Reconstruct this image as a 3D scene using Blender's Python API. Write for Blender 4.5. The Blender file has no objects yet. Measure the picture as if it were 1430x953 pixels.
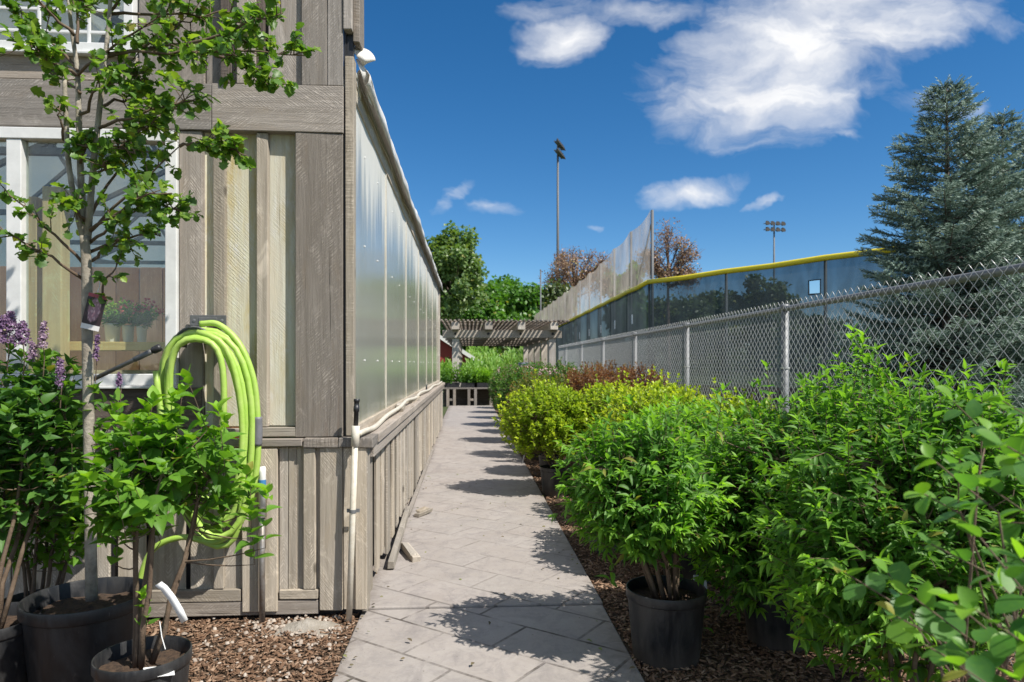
import bpy, math, random
import numpy as np
from mathutils import Vector, Matrix

random.seed(7)
rng = np.random.default_rng(7)
R = math.radians
scene = bpy.context.scene
COL = scene.collection

# ------------------------------------------------------------------ view geometry
F = 953.0
CAMZ = 1.4
TH = math.atan(60 / 953)
CT, ST = math.cos(TH), math.sin(TH)
HOR = 508.0


def X_at(px, Y):
    t = (px - 715) / F
    return Y * (t * CT + ST) / (CT - t * ST)


def Z_at(px, py, Y):
    X = X_at(px, Y)
    d = X * ST + Y * CT
    return CAMZ - (py - HOR) / F * d


def P(px, py, Y):
    return (X_at(px, Y), Y, Z_at(px, py, Y))


# ------------------------------------------------------------------ materials
def new_mat(name):
    m = bpy.data.materials.new(name)
    m.use_nodes = True
    nt = m.node_tree
    nt.nodes.clear()
    out = nt.nodes.new('ShaderNodeOutputMaterial')
    return m, nt, out


class N:
    """tiny node helper"""
    def __init__(s, nt):
        s.nt = nt

    def n(s, typ, ins=None, **kw):
        nd = s.nt.nodes.new('ShaderNode' + typ)
        for k, v in kw.items():
            setattr(nd, k, v)
        if ins:
            for k, v in ins.items():
                sock = nd.inputs[k]
                if isinstance(v, bpy.types.NodeSocket):
                    s.nt.links.new(v, sock)
                else:
                    sock.default_value = v
        return nd

    def math(s, op, a, b=0.0, clamp=False):
        nd = s.n('Math', {0: a, 1: b}, operation=op)
        nd.use_clamp = clamp
        return nd.outputs[0]

    def mix(s, f, a, b, blend='MIX'):
        nd = s.nt.nodes.new('ShaderNodeMix')
        nd.data_type = 'RGBA'
        nd.blend_type = blend
        for sock, v in ((nd.inputs[0], f), (nd.inputs[6], a), (nd.inputs[7], b)):
            if isinstance(v, bpy.types.NodeSocket):
                s.nt.links.new(v, sock)
            else:
                sock.default_value = v
        return nd.outputs[2]

    def ramp(s, fac, stops):
        nd = s.n('ValToRGB', {0: fac})
        cr = nd.color_ramp
        while len(cr.elements) < len(stops):
            cr.elements.new(0.5)
        for e, (p, c) in zip(cr.elements, stops):
            e.position = p
            e.color = c if len(c) == 4 else (*c, 1)
        return nd.outputs[0]

    def noise(s, vec, scale, detail=4, rough=0.6, dist=0.0):
        ins = {'Scale': scale, 'Detail': detail, 'Roughness': rough, 'Distortion': dist}
        if vec is not None:
            ins['Vector'] = vec
        return s.n('TexNoise', ins).outputs['Fac']

    def attr(s, name, out='Fac'):
        return s.n('Attribute', attribute_name=name).outputs[out]

    def mapr(s, v, a, b, c=0.0, d=1.0):
        return s.n('MapRange', {0: v, 1: a, 2: b, 3: c, 4: d}).outputs[0]


def c4(c):
    return (*c, 1) if len(c) == 3 else c


def simple(name, col, rough=0.6, metal=0.0, noise=0.0, nscale=20.0, bump=0.0, bscale=60.0, spec=0.5, col2=None):
    m, nt, out = new_mat(name)
    h = N(nt)
    tc = h.n('TexCoord').outputs['Object']
    base = c4(col)
    ins = {'Roughness': rough, 'Metallic': metal, 'Specular IOR Level': spec}
    f = h.noise(tc, nscale, 5, 0.65)
    c2 = c4(col2) if col2 else c4(tuple(v * (1 - noise) for v in col))
    ins['Base Color'] = h.mix(h.mapr(f, 0.35, 0.65), base, c2)
    if bump:
        b = h.n('Bump', {'Strength': bump, 'Distance': 0.01, 'Height': h.noise(tc, bscale, 4, 0.7)})
        ins['Normal'] = b.outputs[0]
    p = h.n('BsdfPrincipled', ins)
    nt.links.new(p.outputs[0], out.inputs[0])
    return m


def wood(name, cA, cB, cC, stain=None, bump=0.5):
    """rough-sawn weathered board; attribute wc = (along, across, thickness)+offset, bid = per board"""
    m, nt, out = new_mat(name)
    h = N(nt)
    wc = h.attr('wc', 'Vector')
    bid = h.attr('bid')
    sep = h.n('SeparateXYZ', {0: wc})
    u, v, w = sep.outputs
    g = h.n('VectorMath', {0: wc, 1: (1.6, 34.0, 34.0)}, operation='MULTIPLY').outputs[0]
    grain = h.noise(g, 1.0, 6, 0.7, 0.35)
    g2 = h.n('VectorMath', {0: wc, 1: (7.0, 150.0, 150.0)}, operation='MULTIPLY').outputs[0]
    fine = h.noise(g2, 1.0, 3, 0.7)
    blotch = h.noise(h.n('VectorMath', {0: wc, 1: (2.0, 6.0, 6.0)}, operation='MULTIPLY').outputs[0], 1.6, 5, 0.65, 0.6)
    # saw marks : slanting arcs
    vl = h.math('SUBTRACT', v, h.math('ROUND', v))
    side_ = h.math('SUBTRACT', h.math('MULTIPLY', h.math('GREATER_THAN', h.math('FRACT', h.math('MULTIPLY', bid, 5.1)), 0.5), 2.0), 1.0)
    chev = h.math('GREATER_THAN', bid, 0.55)
    av = h.math('ADD', h.math('MULTIPLY', h.math('ABSOLUTE', vl), chev), h.math('MULTIPLY', vl, h.math('SUBTRACT', 1.0, chev)))
    bend = h.math('MULTIPLY', side_, h.math('ADD', 0.9, h.math('MULTIPLY', bid, 0.8)))
    sv = h.n('CombineXYZ', {0: h.math('ADD', u, h.math('MULTIPLY', av, bend)), 1: h.math('MULTIPLY', v, 0.2), 2: 0.0}).outputs[0]
    saw = h.n('TexWave', {'Vector': sv, 'Scale': 15.0, 'Distortion': 11.0, 'Detail': 4.0, 'Detail Scale': 2.0, 'Detail Roughness': 0.75}).outputs['Fac']
    wh = h.noise(h.n('VectorMath', {0: wc, 1: (9.0, 40.0, 40.0)}, operation='MULTIPLY').outputs[0], 1.0, 6, 0.8)
    col = h.mix(h.mapr(grain, 0.3, 0.7), c4(cA), c4(cB))
    col = h.mix(h.mapr(blotch, 0.52, 0.72, 0, 0.75), col, c4(cC))
    sawz = h.mapr(h.noise(h.n('VectorMath', {0: wc, 1: (2.5, 8.0, 8.0)}, operation='MULTIPLY').outputs[0], 1.0, 3, 0.6), 0.42, 0.62)
    sawm = h.math('MULTIPLY', h.math('MULTIPLY', h.mapr(saw, 0.5, 0.95), h.mapr(wh, 0.48, 0.58)), sawz)
    light = tuple(min(0.8, x * 1.7) for x in cB)
    col = h.mix(h.math('MULTIPLY', sawm, 0.7), col, c4(light))
    # knots
    vor = h.n('TexVoronoi', {'Vector': h.n('VectorMath', {0: wc, 1: (2.6, 6.5, 0.0)}, operation='MULTIPLY').outputs[0], 'Scale': 1.0})
    k = h.mapr(vor.outputs['Distance'], 0.05, 0.11, 1, 0)
    kr = h.math('GREATER_THAN', h.n('SeparateXYZ', {0: vor.outputs['Color']}).outputs[0], 0.6)
    k = h.math('MULTIPLY', k, kr)
    col = h.mix(h.math('MULTIPLY', k, 0.8), col, c4(tuple(x * 0.35 for x in cA)))
    if stain:
        col = h.mix(h.mapr(h.noise(h.n('VectorMath', {0: wc, 1: (2.2, 9.0, 9.0)}, operation='MULTIPLY').outputs[0], 1.0, 6, 0.72), 0.5, 0.68, 0, 0.7), col, c4(stain))
    # fine dark checks along the grain
    chk = h.noise(h.n('VectorMath', {0: wc, 1: (1.1, 60.0, 60.0)}, operation='MULTIPLY').outputs[0], 1.0, 3, 0.6, 0.3)
    ck = h.mapr(chk, 0.66, 0.72)
    col = h.mix(h.math('MULTIPLY', ck, 0.6), col, c4(tuple(x * 0.3 for x in cA)))
    rs_ = h.noise(h.n('VectorMath', {0: wc, 1: (0.9, 14.0, 14.0)}, operation='MULTIPLY').outputs[0], 1.3, 4, 0.6, 0.5)
    col = h.mix(h.mapr(rs_, 0.69, 0.78, 0, 0.55), col, (0.17, 0.095, 0.05, 1))
    pt = h.mapr(h.noise(h.n('VectorMath', {0: wc, 1: (3.0, 5.0, 5.0)}, operation='MULTIPLY').outputs[0], 1.0, 8, 0.75, 0.8), 0.56, 0.66, 0, 0.5)
    col = h.mix(pt, col, c4(tuple(min(0.8, x * 1.55) for x in cB)))
    val = h.mapr(bid, 0, 1, 0.70, 1.25)
    hv = h.n('HueSaturation', {'Color': col, 'Value': val, 'Saturation': h.mapr(h.math('FRACT', h.math('MULTIPLY', bid, 7.3)), 0, 1, 0.75, 1.15)})
    hgt = h.math('ADD', h.math('MULTIPLY', grain, 0.6), h.math('MULTIPLY', h.math('MULTIPLY', saw, sawz), 0.22))
    hgt = h.math('ADD', hgt, h.math('MULTIPLY', fine, 0.35))
    hgt = h.math('ADD', hgt, h.math('MULTIPLY', wh, 0.5))
    hgt = h.math('SUBTRACT', hgt, h.math('MULTIPLY', ck, 0.6))
    b = h.n('Bump', {'Strength': bump, 'Distance': 0.009, 'Height': hgt})
    p = h.n('BsdfPrincipled', {'Base Color': hv.outputs[0], 'Roughness': 0.85, 'Specular IOR Level': 0.25, 'Normal': b.outputs[0]})
    nt.links.new(p.outputs[0], out.inputs[0])
    return m


def leafmat(name, dark, mid, young, rare=None, trans=0.35, rough=0.42, spec=0.45, tcol=None):
    m, nt, out = new_mat(name)
    h = N(nt)
    rnd = h.attr('rnd')
    age = h.attr('age')
    LK = 1.45
    dark, mid, young = [tuple(min(0.85, x * (LK if k_ < 2 else 1.2)) for x in c_) for k_, c_ in enumerate((dark, mid, young))]
    col = h.mix(rnd, c4(dark), c4(mid))
    col = h.mix(h.mapr(age, 0.45, 1.0), col, c4(young))
    if rare:
        col = h.mix(h.math('GREATER_THAN', h.math('FRACT', h.math('MULTIPLY', rnd, 13.7)), 0.9), col, c4(rare))
    elif trans > 0.2:
        col = h.mix(h.math('GREATER_THAN', h.math('FRACT', h.math('MULTIPLY', rnd, 17.3)), 0.985), col, (0.28, 0.27, 0.06, 1))
    tc = h.n('TexCoord').outputs['Object']
    col = h.mix(h.mapr(h.noise(tc, 90, 3, 0.6), 0.3, 0.7, 0, 0.3), col, h.mix(0.5, col, c4(young)))
    p = h.n('BsdfPrincipled', {'Base Color': col, 'Roughness': rough, 'Specular IOR Level': spec})
    tcl = h.mix(1.0, col, c4(tcol if tcol else (1.75, 1.8, 0.62)), 'MULTIPLY')
    t = h.n('BsdfTranslucent', {'Color': tcl})
    mx = h.n('MixShader', {0: trans, 1: p.outputs[0], 2: t.outputs[0]})
    nt.links.new(mx.outputs[0], out.inputs[0])
    return m


M = {}
M['wood_grey'] = wood('weathered_grey_wood', (0.21, 0.181, 0.152), (0.323, 0.285, 0.248), (0.268, 0.22, 0.172))
M['wood_lower'] = wood('weathered_lower_wood', (0.289, 0.25, 0.2), (0.445, 0.395, 0.329), (0.368, 0.306, 0.228))
M['wood_pale'] = wood('pale_lichen_wood', (0.627, 0.564, 0.426), (0.8, 0.79, 0.627), (0.752, 0.665, 0.477), stain=(0.60, 0.47, 0.18))
M['wood_dark'] = wood('dark_aged_wood', (0.07, 0.055, 0.045), (0.16, 0.13, 0.11), (0.10, 0.08, 0.065))
M['wood_tan'] = wood('pergola_wood', (0.42, 0.37, 0.31), (0.58, 0.52, 0.45), (0.48, 0.41, 0.34))
M['wood_pergdark'] = wood('pergola_roof_wood', (0.21, 0.17, 0.14), (0.34, 0.29, 0.245), (0.26, 0.21, 0.18))
M['wood_new'] = wood('yellow_pine', (0.62, 0.42, 0.18), (0.76, 0.55, 0.27), (0.68, 0.48, 0.22), bump=0.15)
M['wood_red'] = wood('brown_partition', (0.50, 0.22, 0.10), (0.62, 0.30, 0.14), (0.54, 0.26, 0.12), bump=0.15)
M['vinyl'] = simple('white_vinyl', (0.74, 0.74, 0.72), 0.4, noise=0.15, nscale=9)
def mk_pot():
    m, nt, out = new_mat('black_nursery_pot')
    h = N(nt)
    tc = h.n('TexCoord').outputs['Object']
    st = h.noise(h.n('VectorMath', {0: tc, 1: (9.0, 9.0, 2.0)}, operation='MULTIPLY').outputs[0], 1.4, 6, 0.7, 0.8)
    sc_ = h.noise(h.n('Mapping', {'Vector': tc, 'Rotation': (0.4, 0.3, 0.2), 'Scale': (60, 60, 7)}).outputs[0], 1.0, 3, 0.7)
    z_ = h.n('SeparateXYZ', {0: tc}).outputs[2]
    low_ = h.mapr(h.math('ADD', z_, h.math('MULTIPLY', st, -0.16)), -0.08, 0.06, 0.8, 0.0)
    col = h.mix(h.mapr(st, 0.42, 0.7, 0, 0.75), (0.016, 0.017, 0.019, 1), (0.058, 0.055, 0.052, 1))
    col = h.mix(low_, col, (0.11, 0.092, 0.075, 1))
    col = h.mix(h.mapr(sc_, 0.68, 0.74, 0, 0.6), col, (0.16, 0.155, 0.15, 1))
    b = h.n('Bump', {'Strength': 0.12, 'Distance': 0.01, 'Height': h.noise(tc, 30, 4, 0.6)})
    p = h.n('BsdfPrincipled', {'Base Color': col, 'Roughness': h.mapr(st, 0.35, 0.65, 0.32, 0.62), 'Normal': b.outputs[0]})
    nt.links.new(p.outputs[0], out.inputs[0])
    return m


M['pot'] = mk_pot()
M['potgrey'] = simple('dusty_pot', (0.05, 0.05, 0.052), 0.6, nscale=12, col2=(0.16, 0.15, 0.14))
M['soil'] = simple('potting_soil', (0.035, 0.022, 0.015), 0.95, nscale=40, bump=1.0, bscale=90, col2=(0.10, 0.06, 0.035))
M['hose'] = simple('lime_hose_rubber', (0.33, 0.52, 0.075), 0.45, nscale=14, bump=0.15, bscale=60, col2=(0.40, 0.55, 0.13))
M['hosegrey'] = simple('grey_sleeve', (0.17, 0.17, 0.18), 0.5, noise=0.2)
M['pvc'] = simple('aged_pvc', (0.66, 0.62, 0.53), 0.42, nscale=25, col2=(0.55, 0.49, 0.39))
M['pvcwhite'] = simple('white_pvc', (0.78, 0.78, 0.76), 0.4, noise=0.1)
M['blackplastic'] = simple('black_plastic', (0.025, 0.025, 0.028), 0.45, noise=0.3)
M['bluetape'] = simple('blue_tape', (0.05, 0.20, 0.42), 0.5)
M['galv'] = simple('galvanised_steel', (0.22, 0.225, 0.23), 0.55, 0.35, noise=0.25, nscale=30)
M['wire'] = simple('galvanised_wire', (0.62, 0.62, 0.61), 0.4, 0.3, noise=0.2, nscale=40)
M['pole'] = simple('weathered_pole', (0.13, 0.135, 0.14), 0.6, 0.2, noise=0.15)
M['greymetal'] = simple('grey_pipe_metal', (0.28, 0.27, 0.26), 0.5, 0.5, nscale=30, col2=(0.2, 0.17, 0.14))
M['bracket'] = simple('grey_bracket', (0.20, 0.20, 0.20), 0.5, 0.5, noise=0.3)
M['tagwhite'] = simple('white_tag', (0.8, 0.8, 0.78), 0.5)
M['tagdark'] = simple('print_dark', (0.10, 0.10, 0.13), 0.6)
M['film'] = simple('white_poly_film', (0.74, 0.72, 0.68), 0.45, nscale=7, bump=0.9, bscale=9, col2=(0.6, 0.56, 0.5))
M['yellow'] = simple('yellow_cap', (0.75, 0.62, 0.02), 0.5, noise=0.12)
M['red'] = simple('red_barn_paint', (0.30, 0.035, 0.03), 0.7, noise=0.25)
M['whitetrim'] = simple('white_trim', (0.72, 0.70, 0.66), 0.6, noise=0.15)
M['greyroof'] = simple('grey_roofing', (0.35, 0.34, 0.33), 0.8, noise=0.3)
M['barrel'] = simple('blue_grey_plastic', (0.20, 0.25, 0.32), 0.5, noise=0.15)
M['bark_pale'] = simple('pale_bark', (0.20, 0.17, 0.13), 0.8, nscale=14, bump=0.6, bscale=70, col2=(0.40, 0.36, 0.29))
M['bark_brown'] = simple('brown_stem', (0.10, 0.066, 0.042), 0.85, nscale=16, bump=0.4, bscale=70, col2=(0.17, 0.12, 0.08))
M['bark_grey'] = simple('grey_trunk', (0.075, 0.058, 0.046), 0.9, nscale=6, bump=0.6, bscale=20, col2=(0.13, 0.105, 0.085))
M['twig_bare'] = simple('bare_twig', (0.20, 0.13, 0.10), 0.9, noise=0.3)
M['concrete_old'] = simple('old_concrete', (0.34, 0.31, 0.27), 0.9, nscale=14, bump=1.0, bscale=40, col2=(0.24, 0.21, 0.17))
M['lamp'] = simple('floodlight_glass', (0.05, 0.048, 0.045), 0.8, 0.0, spec=0.1)
M['terracotta'] = simple('orange_pot', (0.55, 0.20, 0.07), 0.7)
M['stone'] = simple('pebble', (0.36, 0.33, 0.29), 0.8, noise=0.4, nscale=3)

M['leaf_euon'] = leafmat('narrow_green_leaf', (0.044, 0.115, 0.021), (0.088, 0.195, 0.035), (0.22, 0.41, 0.04), trans=0.46, rough=0.5, spec=0.4)
M['leaf_hyd'] = leafmat('broad_green_leaf', (0.045, 0.115, 0.016), (0.085, 0.19, 0.022), (0.22, 0.40, 0.03), trans=0.4, rough=0.5, spec=0.35)
M['leaf_lilac'] = leafmat('lilac_leaf', (0.032, 0.088, 0.02), (0.058, 0.135, 0.028), (0.16, 0.30, 0.035), rough=0.5, spec=0.35)
M['leaf_haw'] = leafmat('glossy_lobed_leaf', (0.034, 0.088, 0.016), (0.075, 0.155, 0.026), (0.21, 0.31, 0.04), rare=None, rough=0.42, spec=0.4, trans=0.42)
M['leaf_yel'] = leafmat('gold_leaf', (0.12, 0.20, 0.015), (0.22, 0.32, 0.02), (0.50, 0.58, 0.035), trans=0.42, tcol=(1.4, 1.35, 0.8))
M['leaf_red'] = leafmat('red_brown_leaf', (0.12, 0.055, 0.028), (0.19, 0.10, 0.04), (0.19, 0.19, 0.045), tcol=(1.6, 1.0, 0.7))
M['leaf_oran'] = leafmat('orange_tinged_leaf', (0.06, 0.11, 0.02), (0.11, 0.15, 0.025), (0.26, 0.14, 0.05))
M['leaf_far'] = leafmat('mid_green_leaf', (0.035, 0.095, 0.018), (0.065, 0.15, 0.025), (0.11, 0.20, 0.035), rare=(0.33, 0.17, 0.17))
M['leaf_round'] = leafmat('rounded_leaf', (0.032, 0.10, 0.028), (0.065, 0.17, 0.035), (0.19, 0.36, 0.03), trans=0.48, rough=0.45)
M['leaf_cotton'] = leafmat('poplar_leaf', (0.05, 0.10, 0.028), (0.09, 0.155, 0.042), (0.17, 0.23, 0.08), trans=0.38, rough=0.42, spec=0.5)
M['leaf_tree'] = leafmat('tree_leaf', (0.03, 0.085, 0.012), (0.06, 0.15, 0.018), (0.10, 0.21, 0.03), trans=0.4)
M['leaf_dkolive'] = leafmat('olive_tree_leaf', (0.035, 0.06, 0.02), (0.06, 0.09, 0.028), (0.09, 0.12, 0.04), trans=0.25)
M['leaf_bud'] = leafmat('brown_bud_leaf', (0.20, 0.115, 0.075), (0.26, 0.155, 0.105), (0.25, 0.19, 0.09), trans=0.25, tcol=(1.1, 1, 0.9))
M['leaf_weed'] = leafmat('tall_weed_leaf', (0.09, 0.19, 0.025), (0.14, 0.26, 0.04), (0.20, 0.30, 0.06), trans=0.4)
M['needle'] = leafmat('blue_spruce_needle', (0.05, 0.082, 0.06), (0.095, 0.145, 0.112), (0.27, 0.35, 0.285), trans=0.1, rough=0.55, spec=0.3, tcol=(1, 1, 0.9))
M['lilac_fl'] = leafmat('lilac_floret', (0.10, 0.05, 0.12), (0.22, 0.13, 0.23), (0.52, 0.39, 0.45), trans=0.3, tcol=(1, 1, 1))
M['pink_fl'] = leafmat('pink_floret', (0.55, 0.25, 0.30), (0.68, 0.42, 0.44), (0.75, 0.6, 0.58), trans=0.3, tcol=(1, 1, 1))
M['red_fl'] = leafmat('red_petal', (0.5, 0.05, 0.06), (0.6, 0.09, 0.1), (0.7, 0.2, 0.2), trans=0.3, tcol=(1, 1, 1))
M['chips'] = leafmat('bark_chip', (0.055, 0.030, 0.018), (0.13, 0.075, 0.045), (0.28, 0.19, 0.13), trans=0.0, rough=0.9, spec=0.2)
M['litter'] = leafmat('dry_leaf', (0.06, 0.045, 0.03), (0.14, 0.10, 0.06), (0.16, 0.2, 0.05), trans=0.1, rough=0.8)


def mk_glass():
    m, nt, out = new_mat('window_glass')
    h = N(nt)
    tr = h.n('BsdfTransparent', {'Color': (0.86, 0.90, 0.88, 1)})
    gl = h.n('BsdfGlossy', {'Color': (1, 1, 1, 1), 'Roughness': 0.02})
    tc = h.n('TexCoord').outputs['Object']
    df = h.n('BsdfDiffuse', {'Color': (0.55, 0.54, 0.50, 1)})
    lw = h.n('LayerWeight', {'Blend': 0.5}).outputs['Facing']
    f = h.math('ADD', h.math('MULTIPLY', h.math('POWER', lw, 5.0), 0.95), 0.045)
    mx = h.n('MixShader', {0: f, 1: tr.outputs[0], 2: gl.outputs[0]})
    dirt_tint = h.mapr(h.noise(tc, 4, 6, 0.7), 0.45, 0.75, 0.01, 0.07)
    mx2 = h.n('MixShader', {0: dirt_tint, 1: mx.outputs[0], 2: df.outputs[0]})
    nt.links.new(mx2.outputs[0], out.inputs[0])
    return m


def mk_poly(name, clear, roofy=False):
    m, nt, out = new_mat(name)
    h = N(nt)
    tc = h.n('TexCoord').outputs['Object']
    sep = h.n('SeparateXYZ', {0: tc})
    rib = h.n('TexWave', {'Vector': tc, 'Scale': 28.0, 'Distortion': 0.0}, bands_direction='Y').outputs['Fac']
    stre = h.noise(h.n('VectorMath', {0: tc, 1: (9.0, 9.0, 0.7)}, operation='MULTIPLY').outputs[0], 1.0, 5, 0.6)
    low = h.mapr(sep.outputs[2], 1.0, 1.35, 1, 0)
    dirt_tint = h.math('MULTIPLY', h.mapr(stre, 0.35, 0.65, 0.0, 1.0), h.math('ADD', h.math('MULTIPLY', low, 0.9), 0.4))
    col = h.mix(dirt_tint, (0.80, 0.80, 0.73, 1), (0.38, 0.39, 0.27, 1))  # dirt streaks, with the green reflection of plants painted into their colour
    runs = h.noise(h.n('VectorMath', {0: tc, 1: (5.0, 5.0, 0.35)}, operation='MULTIPLY').outputs[0], 1.0, 5, 0.7)
    wash = h.mapr(h.math('ADD', sep.outputs[2], h.math('MULTIPLY', h.math('SUBTRACT', runs, 0.5), 2.0)), 2.35, 2.75)
    col = h.mix(h.math('MULTIPLY', wash, 0.85), col, (0.82, 0.81, 0.76, 1))
    df = h.n('BsdfDiffuse', {'Color': col})
    tl = h.n('BsdfTranslucent', {'Color': (0.75, 0.76, 0.71, 1)})
    tr = h.n('BsdfTransparent', {'Color': (0.93, 0.94, 0.92, 1)})
    mx = h.n('MixShader', {0: 0.3, 1: df.outputs[0], 2: tl.outputs[0]})
    mx1 = h.n('MixShader', {0: (clear if roofy else h.math('MULTIPLY', h.math('SUBTRACT', 1.0, wash, clamp=True), clear)), 1: mx.outputs[0], 2: (tr if roofy else h.n('BsdfRefraction', {'Color': (0.80, 0.82, 0.76, 1), 'Roughness': 0.3, 'IOR': 1.03})).outputs[0]})
    if roofy:
        nt.links.new(mx1.outputs[0], out.inputs[0])
        return m
    b = h.n('Bump', {'Strength': 0.06, 'Distance': 0.01, 'Height': h.math('ADD', h.math('MULTIPLY', rib, 0.25), h.noise(h.n('VectorMath', {0: tc, 1: (1.2, 3.0, 1.2)}, operation='MULTIPLY').outputs[0], 1.2, 2, 0.5))})
    gl = h.n('BsdfGlossy', {'Color': (0.95, 0.97, 0.94, 1), 'Roughness': 0.11, 'Normal': b.outputs[0]})
    lw = h.n('LayerWeight', {'Blend': 0.5, 'Normal': b.outputs[0]}).outputs['Facing']
    fr = h.math('ADD', h.math('MULTIPLY', h.math('POWER', lw, 5.0), 0.95), 0.045)
    fac = h.math('MULTIPLY', fr, h.math('SUBTRACT', 1.0, h.math('ADD', h.math('MULTIPLY', dirt_tint, 0.35), h.math('MULTIPLY', wash, 0.75)), clamp=True), clamp=True)
    mx2 = h.n('MixShader', {0: fac, 1: mx1.outputs[0], 2: gl.outputs[0]})
    nt.links.new(mx2.outputs[0], out.inputs[0])
    return m


def mk_screen(name, col, alpha, trcol=(1, 1, 1, 1)):
    m, nt, out = new_mat(name)
    h = N(nt)
    tc = h.n('TexCoord').outputs['Object']
    f = h.noise(tc, 0.8, 4, 0.6)
    c = h.mix(h.mapr(f, 0.35, 0.65), c4(tuple(x * 1.15 for x in col)), c4(tuple(x * 0.65 for x in col)))
    d = h.n('BsdfDiffuse', {'Color': c})
    t = h.n('BsdfTransparent', {'Color': trcol})
    tl = h.n('BsdfTranslucent', {'Color': c})
    dt = h.n('MixShader', {0: 0.5, 1: d.outputs[0], 2: tl.outputs[0]})
    lw = h.n('LayerWeight', {'Blend': 0.5}).outputs['Facing']
    wr = h.noise(h.n('VectorMath', {0: tc, 1: (1.0, 1.0, 0.35)}, operation='MULTIPLY').outputs[0], 2.3, 6, 0.65, 0.8)
    al = h.math('MULTIPLY', h.math('SUBTRACT', 1.0, h.math('POWER', lw, 3.6), clamp=True), h.math('MULTIPLY', h.mapr(wr, 0.3, 0.7, 1.3, 0.6), alpha))
    mx = h.n('MixShader', {0: al, 1: dt.outputs[0], 2: t.outputs[0]})
    nt.links.new(mx.outputs[0], out.inputs[0])
    return m


M['glass'] = mk_glass()
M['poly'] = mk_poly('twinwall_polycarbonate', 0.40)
M['polyroof'] = mk_poly('roof_polycarbonate', 0.38, True)
M['windscreen'] = mk_screen('dark_windscreen_mesh', (0.072, 0.090, 0.098), 0.25, (0.75, 0.84, 0.92, 1))
M['net'] = mk_screen('beige_netting', (0.60, 0.52, 0.45), 0.74)


def mk_path():
    m, nt, out = new_mat('stamped_concrete')
    h = N(nt)
    tc = h.n('TexCoord').outputs['Object']
    wob = h.n('VectorMath', {0: h.n('TexNoise', {'Vector': tc, 'Scale': 5.0, 'Detail': 4.0}).outputs['Color'], 1: (0.014, 0.014, 0.0)}, operation='MULTIPLY').outputs[0]
    vv = h.n('VectorMath', {0: tc, 1: wob}, operation='ADD').outputs[0]
    mp = h.n('Mapping', {'Vector': vv, 'Rotation': (0, 0, R(38)), 'Location': (0.13, 0.05, 0)})
    br = h.n('TexBrick', {'Vector': mp.outputs[0], 'Color1': (0, 0, 0, 1), 'Color2': (1, 1, 1, 1), 'Mortar': (0.5, 0.5, 0.5, 1), 'Scale': 1.0,
                          'Mortar Size': 0.010, 'Mortar Smooth': 0.4, 'Brick Width': 0.62, 'Row Height': 0.31})
    br.offset = 0.5
    mort = br.outputs['Fac']
    tone = h.n('SeparateXYZ', {0: br.outputs['Color']}).outputs[0]
    n1 = h.noise(tc, 2.2, 6, 0.65, 0.4)
    n2 = h.noise(tc, 38, 5, 0.7)
    n3 = h.noise(tc, 7, 6, 0.7, 1.0)
    col = h.mix(h.mapr(n1, 0.3, 0.7), (0.30, 0.262, 0.235, 1), (0.365, 0.33, 0.305, 1))
    col = h.mix(h.mapr(n3, 0.47, 0.68, 0, 0.75), col, (0.22, 0.197, 0.19, 1))
    col = h.mix(h.math('MULTIPLY', tone, 0.3), col, (0.28, 0.26, 0.24, 1))
    col = h.mix(h.mapr(n2, 0.45, 0.75, 0, 0.25), col, (0.42, 0.39, 0.36, 1))
    # the joints are crisp near the entrance, worn further along
    sep = h.n('SeparateXYZ', {0: tc})
    wear = h.mapr(sep.outputs[1], 3.7, 4.4, 1.0, 0.42)
    brk = h.mapr(h.noise(tc, 3.3, 5, 0.7), 0.40, 0.60, 0.12, 1.0)
    jm = h.math('MULTIPLY', h.math('MULTIPLY', mort, wear), brk)
    col = h.mix(h.math('MULTIPLY', jm, 0.95), col, (0.07, 0.058, 0.048, 1))
    ex_ = h.math('ABSOLUTE', h.math('SUBTRACT', sep.outputs[0], 0.085))
    ed_ = h.mapr(h.math('ADD', ex_, h.math('MULTIPLY', h.math('SUBTRACT', n3, 0.5), 0.35)), 0.60, 0.74, 0, 0.55)
    col = h.mix(ed_, col, (0.15, 0.12, 0.095, 1))
    lk = h.mapr(h.noise(h.n('VectorMath', {0: tc, 1: (1.0, 0.35, 1.0)}, operation='MULTIPLY').outputs[0], 3.0, 7, 0.7, 1.2), 0.56, 0.66, 0, 0.4)
    col = h.mix(lk, col, (0.19, 0.17, 0.165, 1))
    spk = h.mapr(h.noise(tc, 60, 2, 0.5), 0.70, 0.74, 0, 0.6)
    col = h.mix(spk, col, (0.10, 0.08, 0.065, 1))
    hg = h.math('ADD', h.math('MULTIPLY', n3, 0.6), h.math('MULTIPLY', n2, 0.25))
    hg = h.math('SUBTRACT', hg, h.math('MULTIPLY', jm, 0.9))
    b = h.n('Bump', {'Strength': 0.45, 'Distance': 0.012, 'Height': hg})
    p = h.n('BsdfPrincipled', {'Base Color': col, 'Roughness': 0.75, 'Specular IOR Level': 0.3, 'Normal': b.outputs[0]})
    nt.links.new(p.outputs[0], out.inputs[0])
    return m


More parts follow.
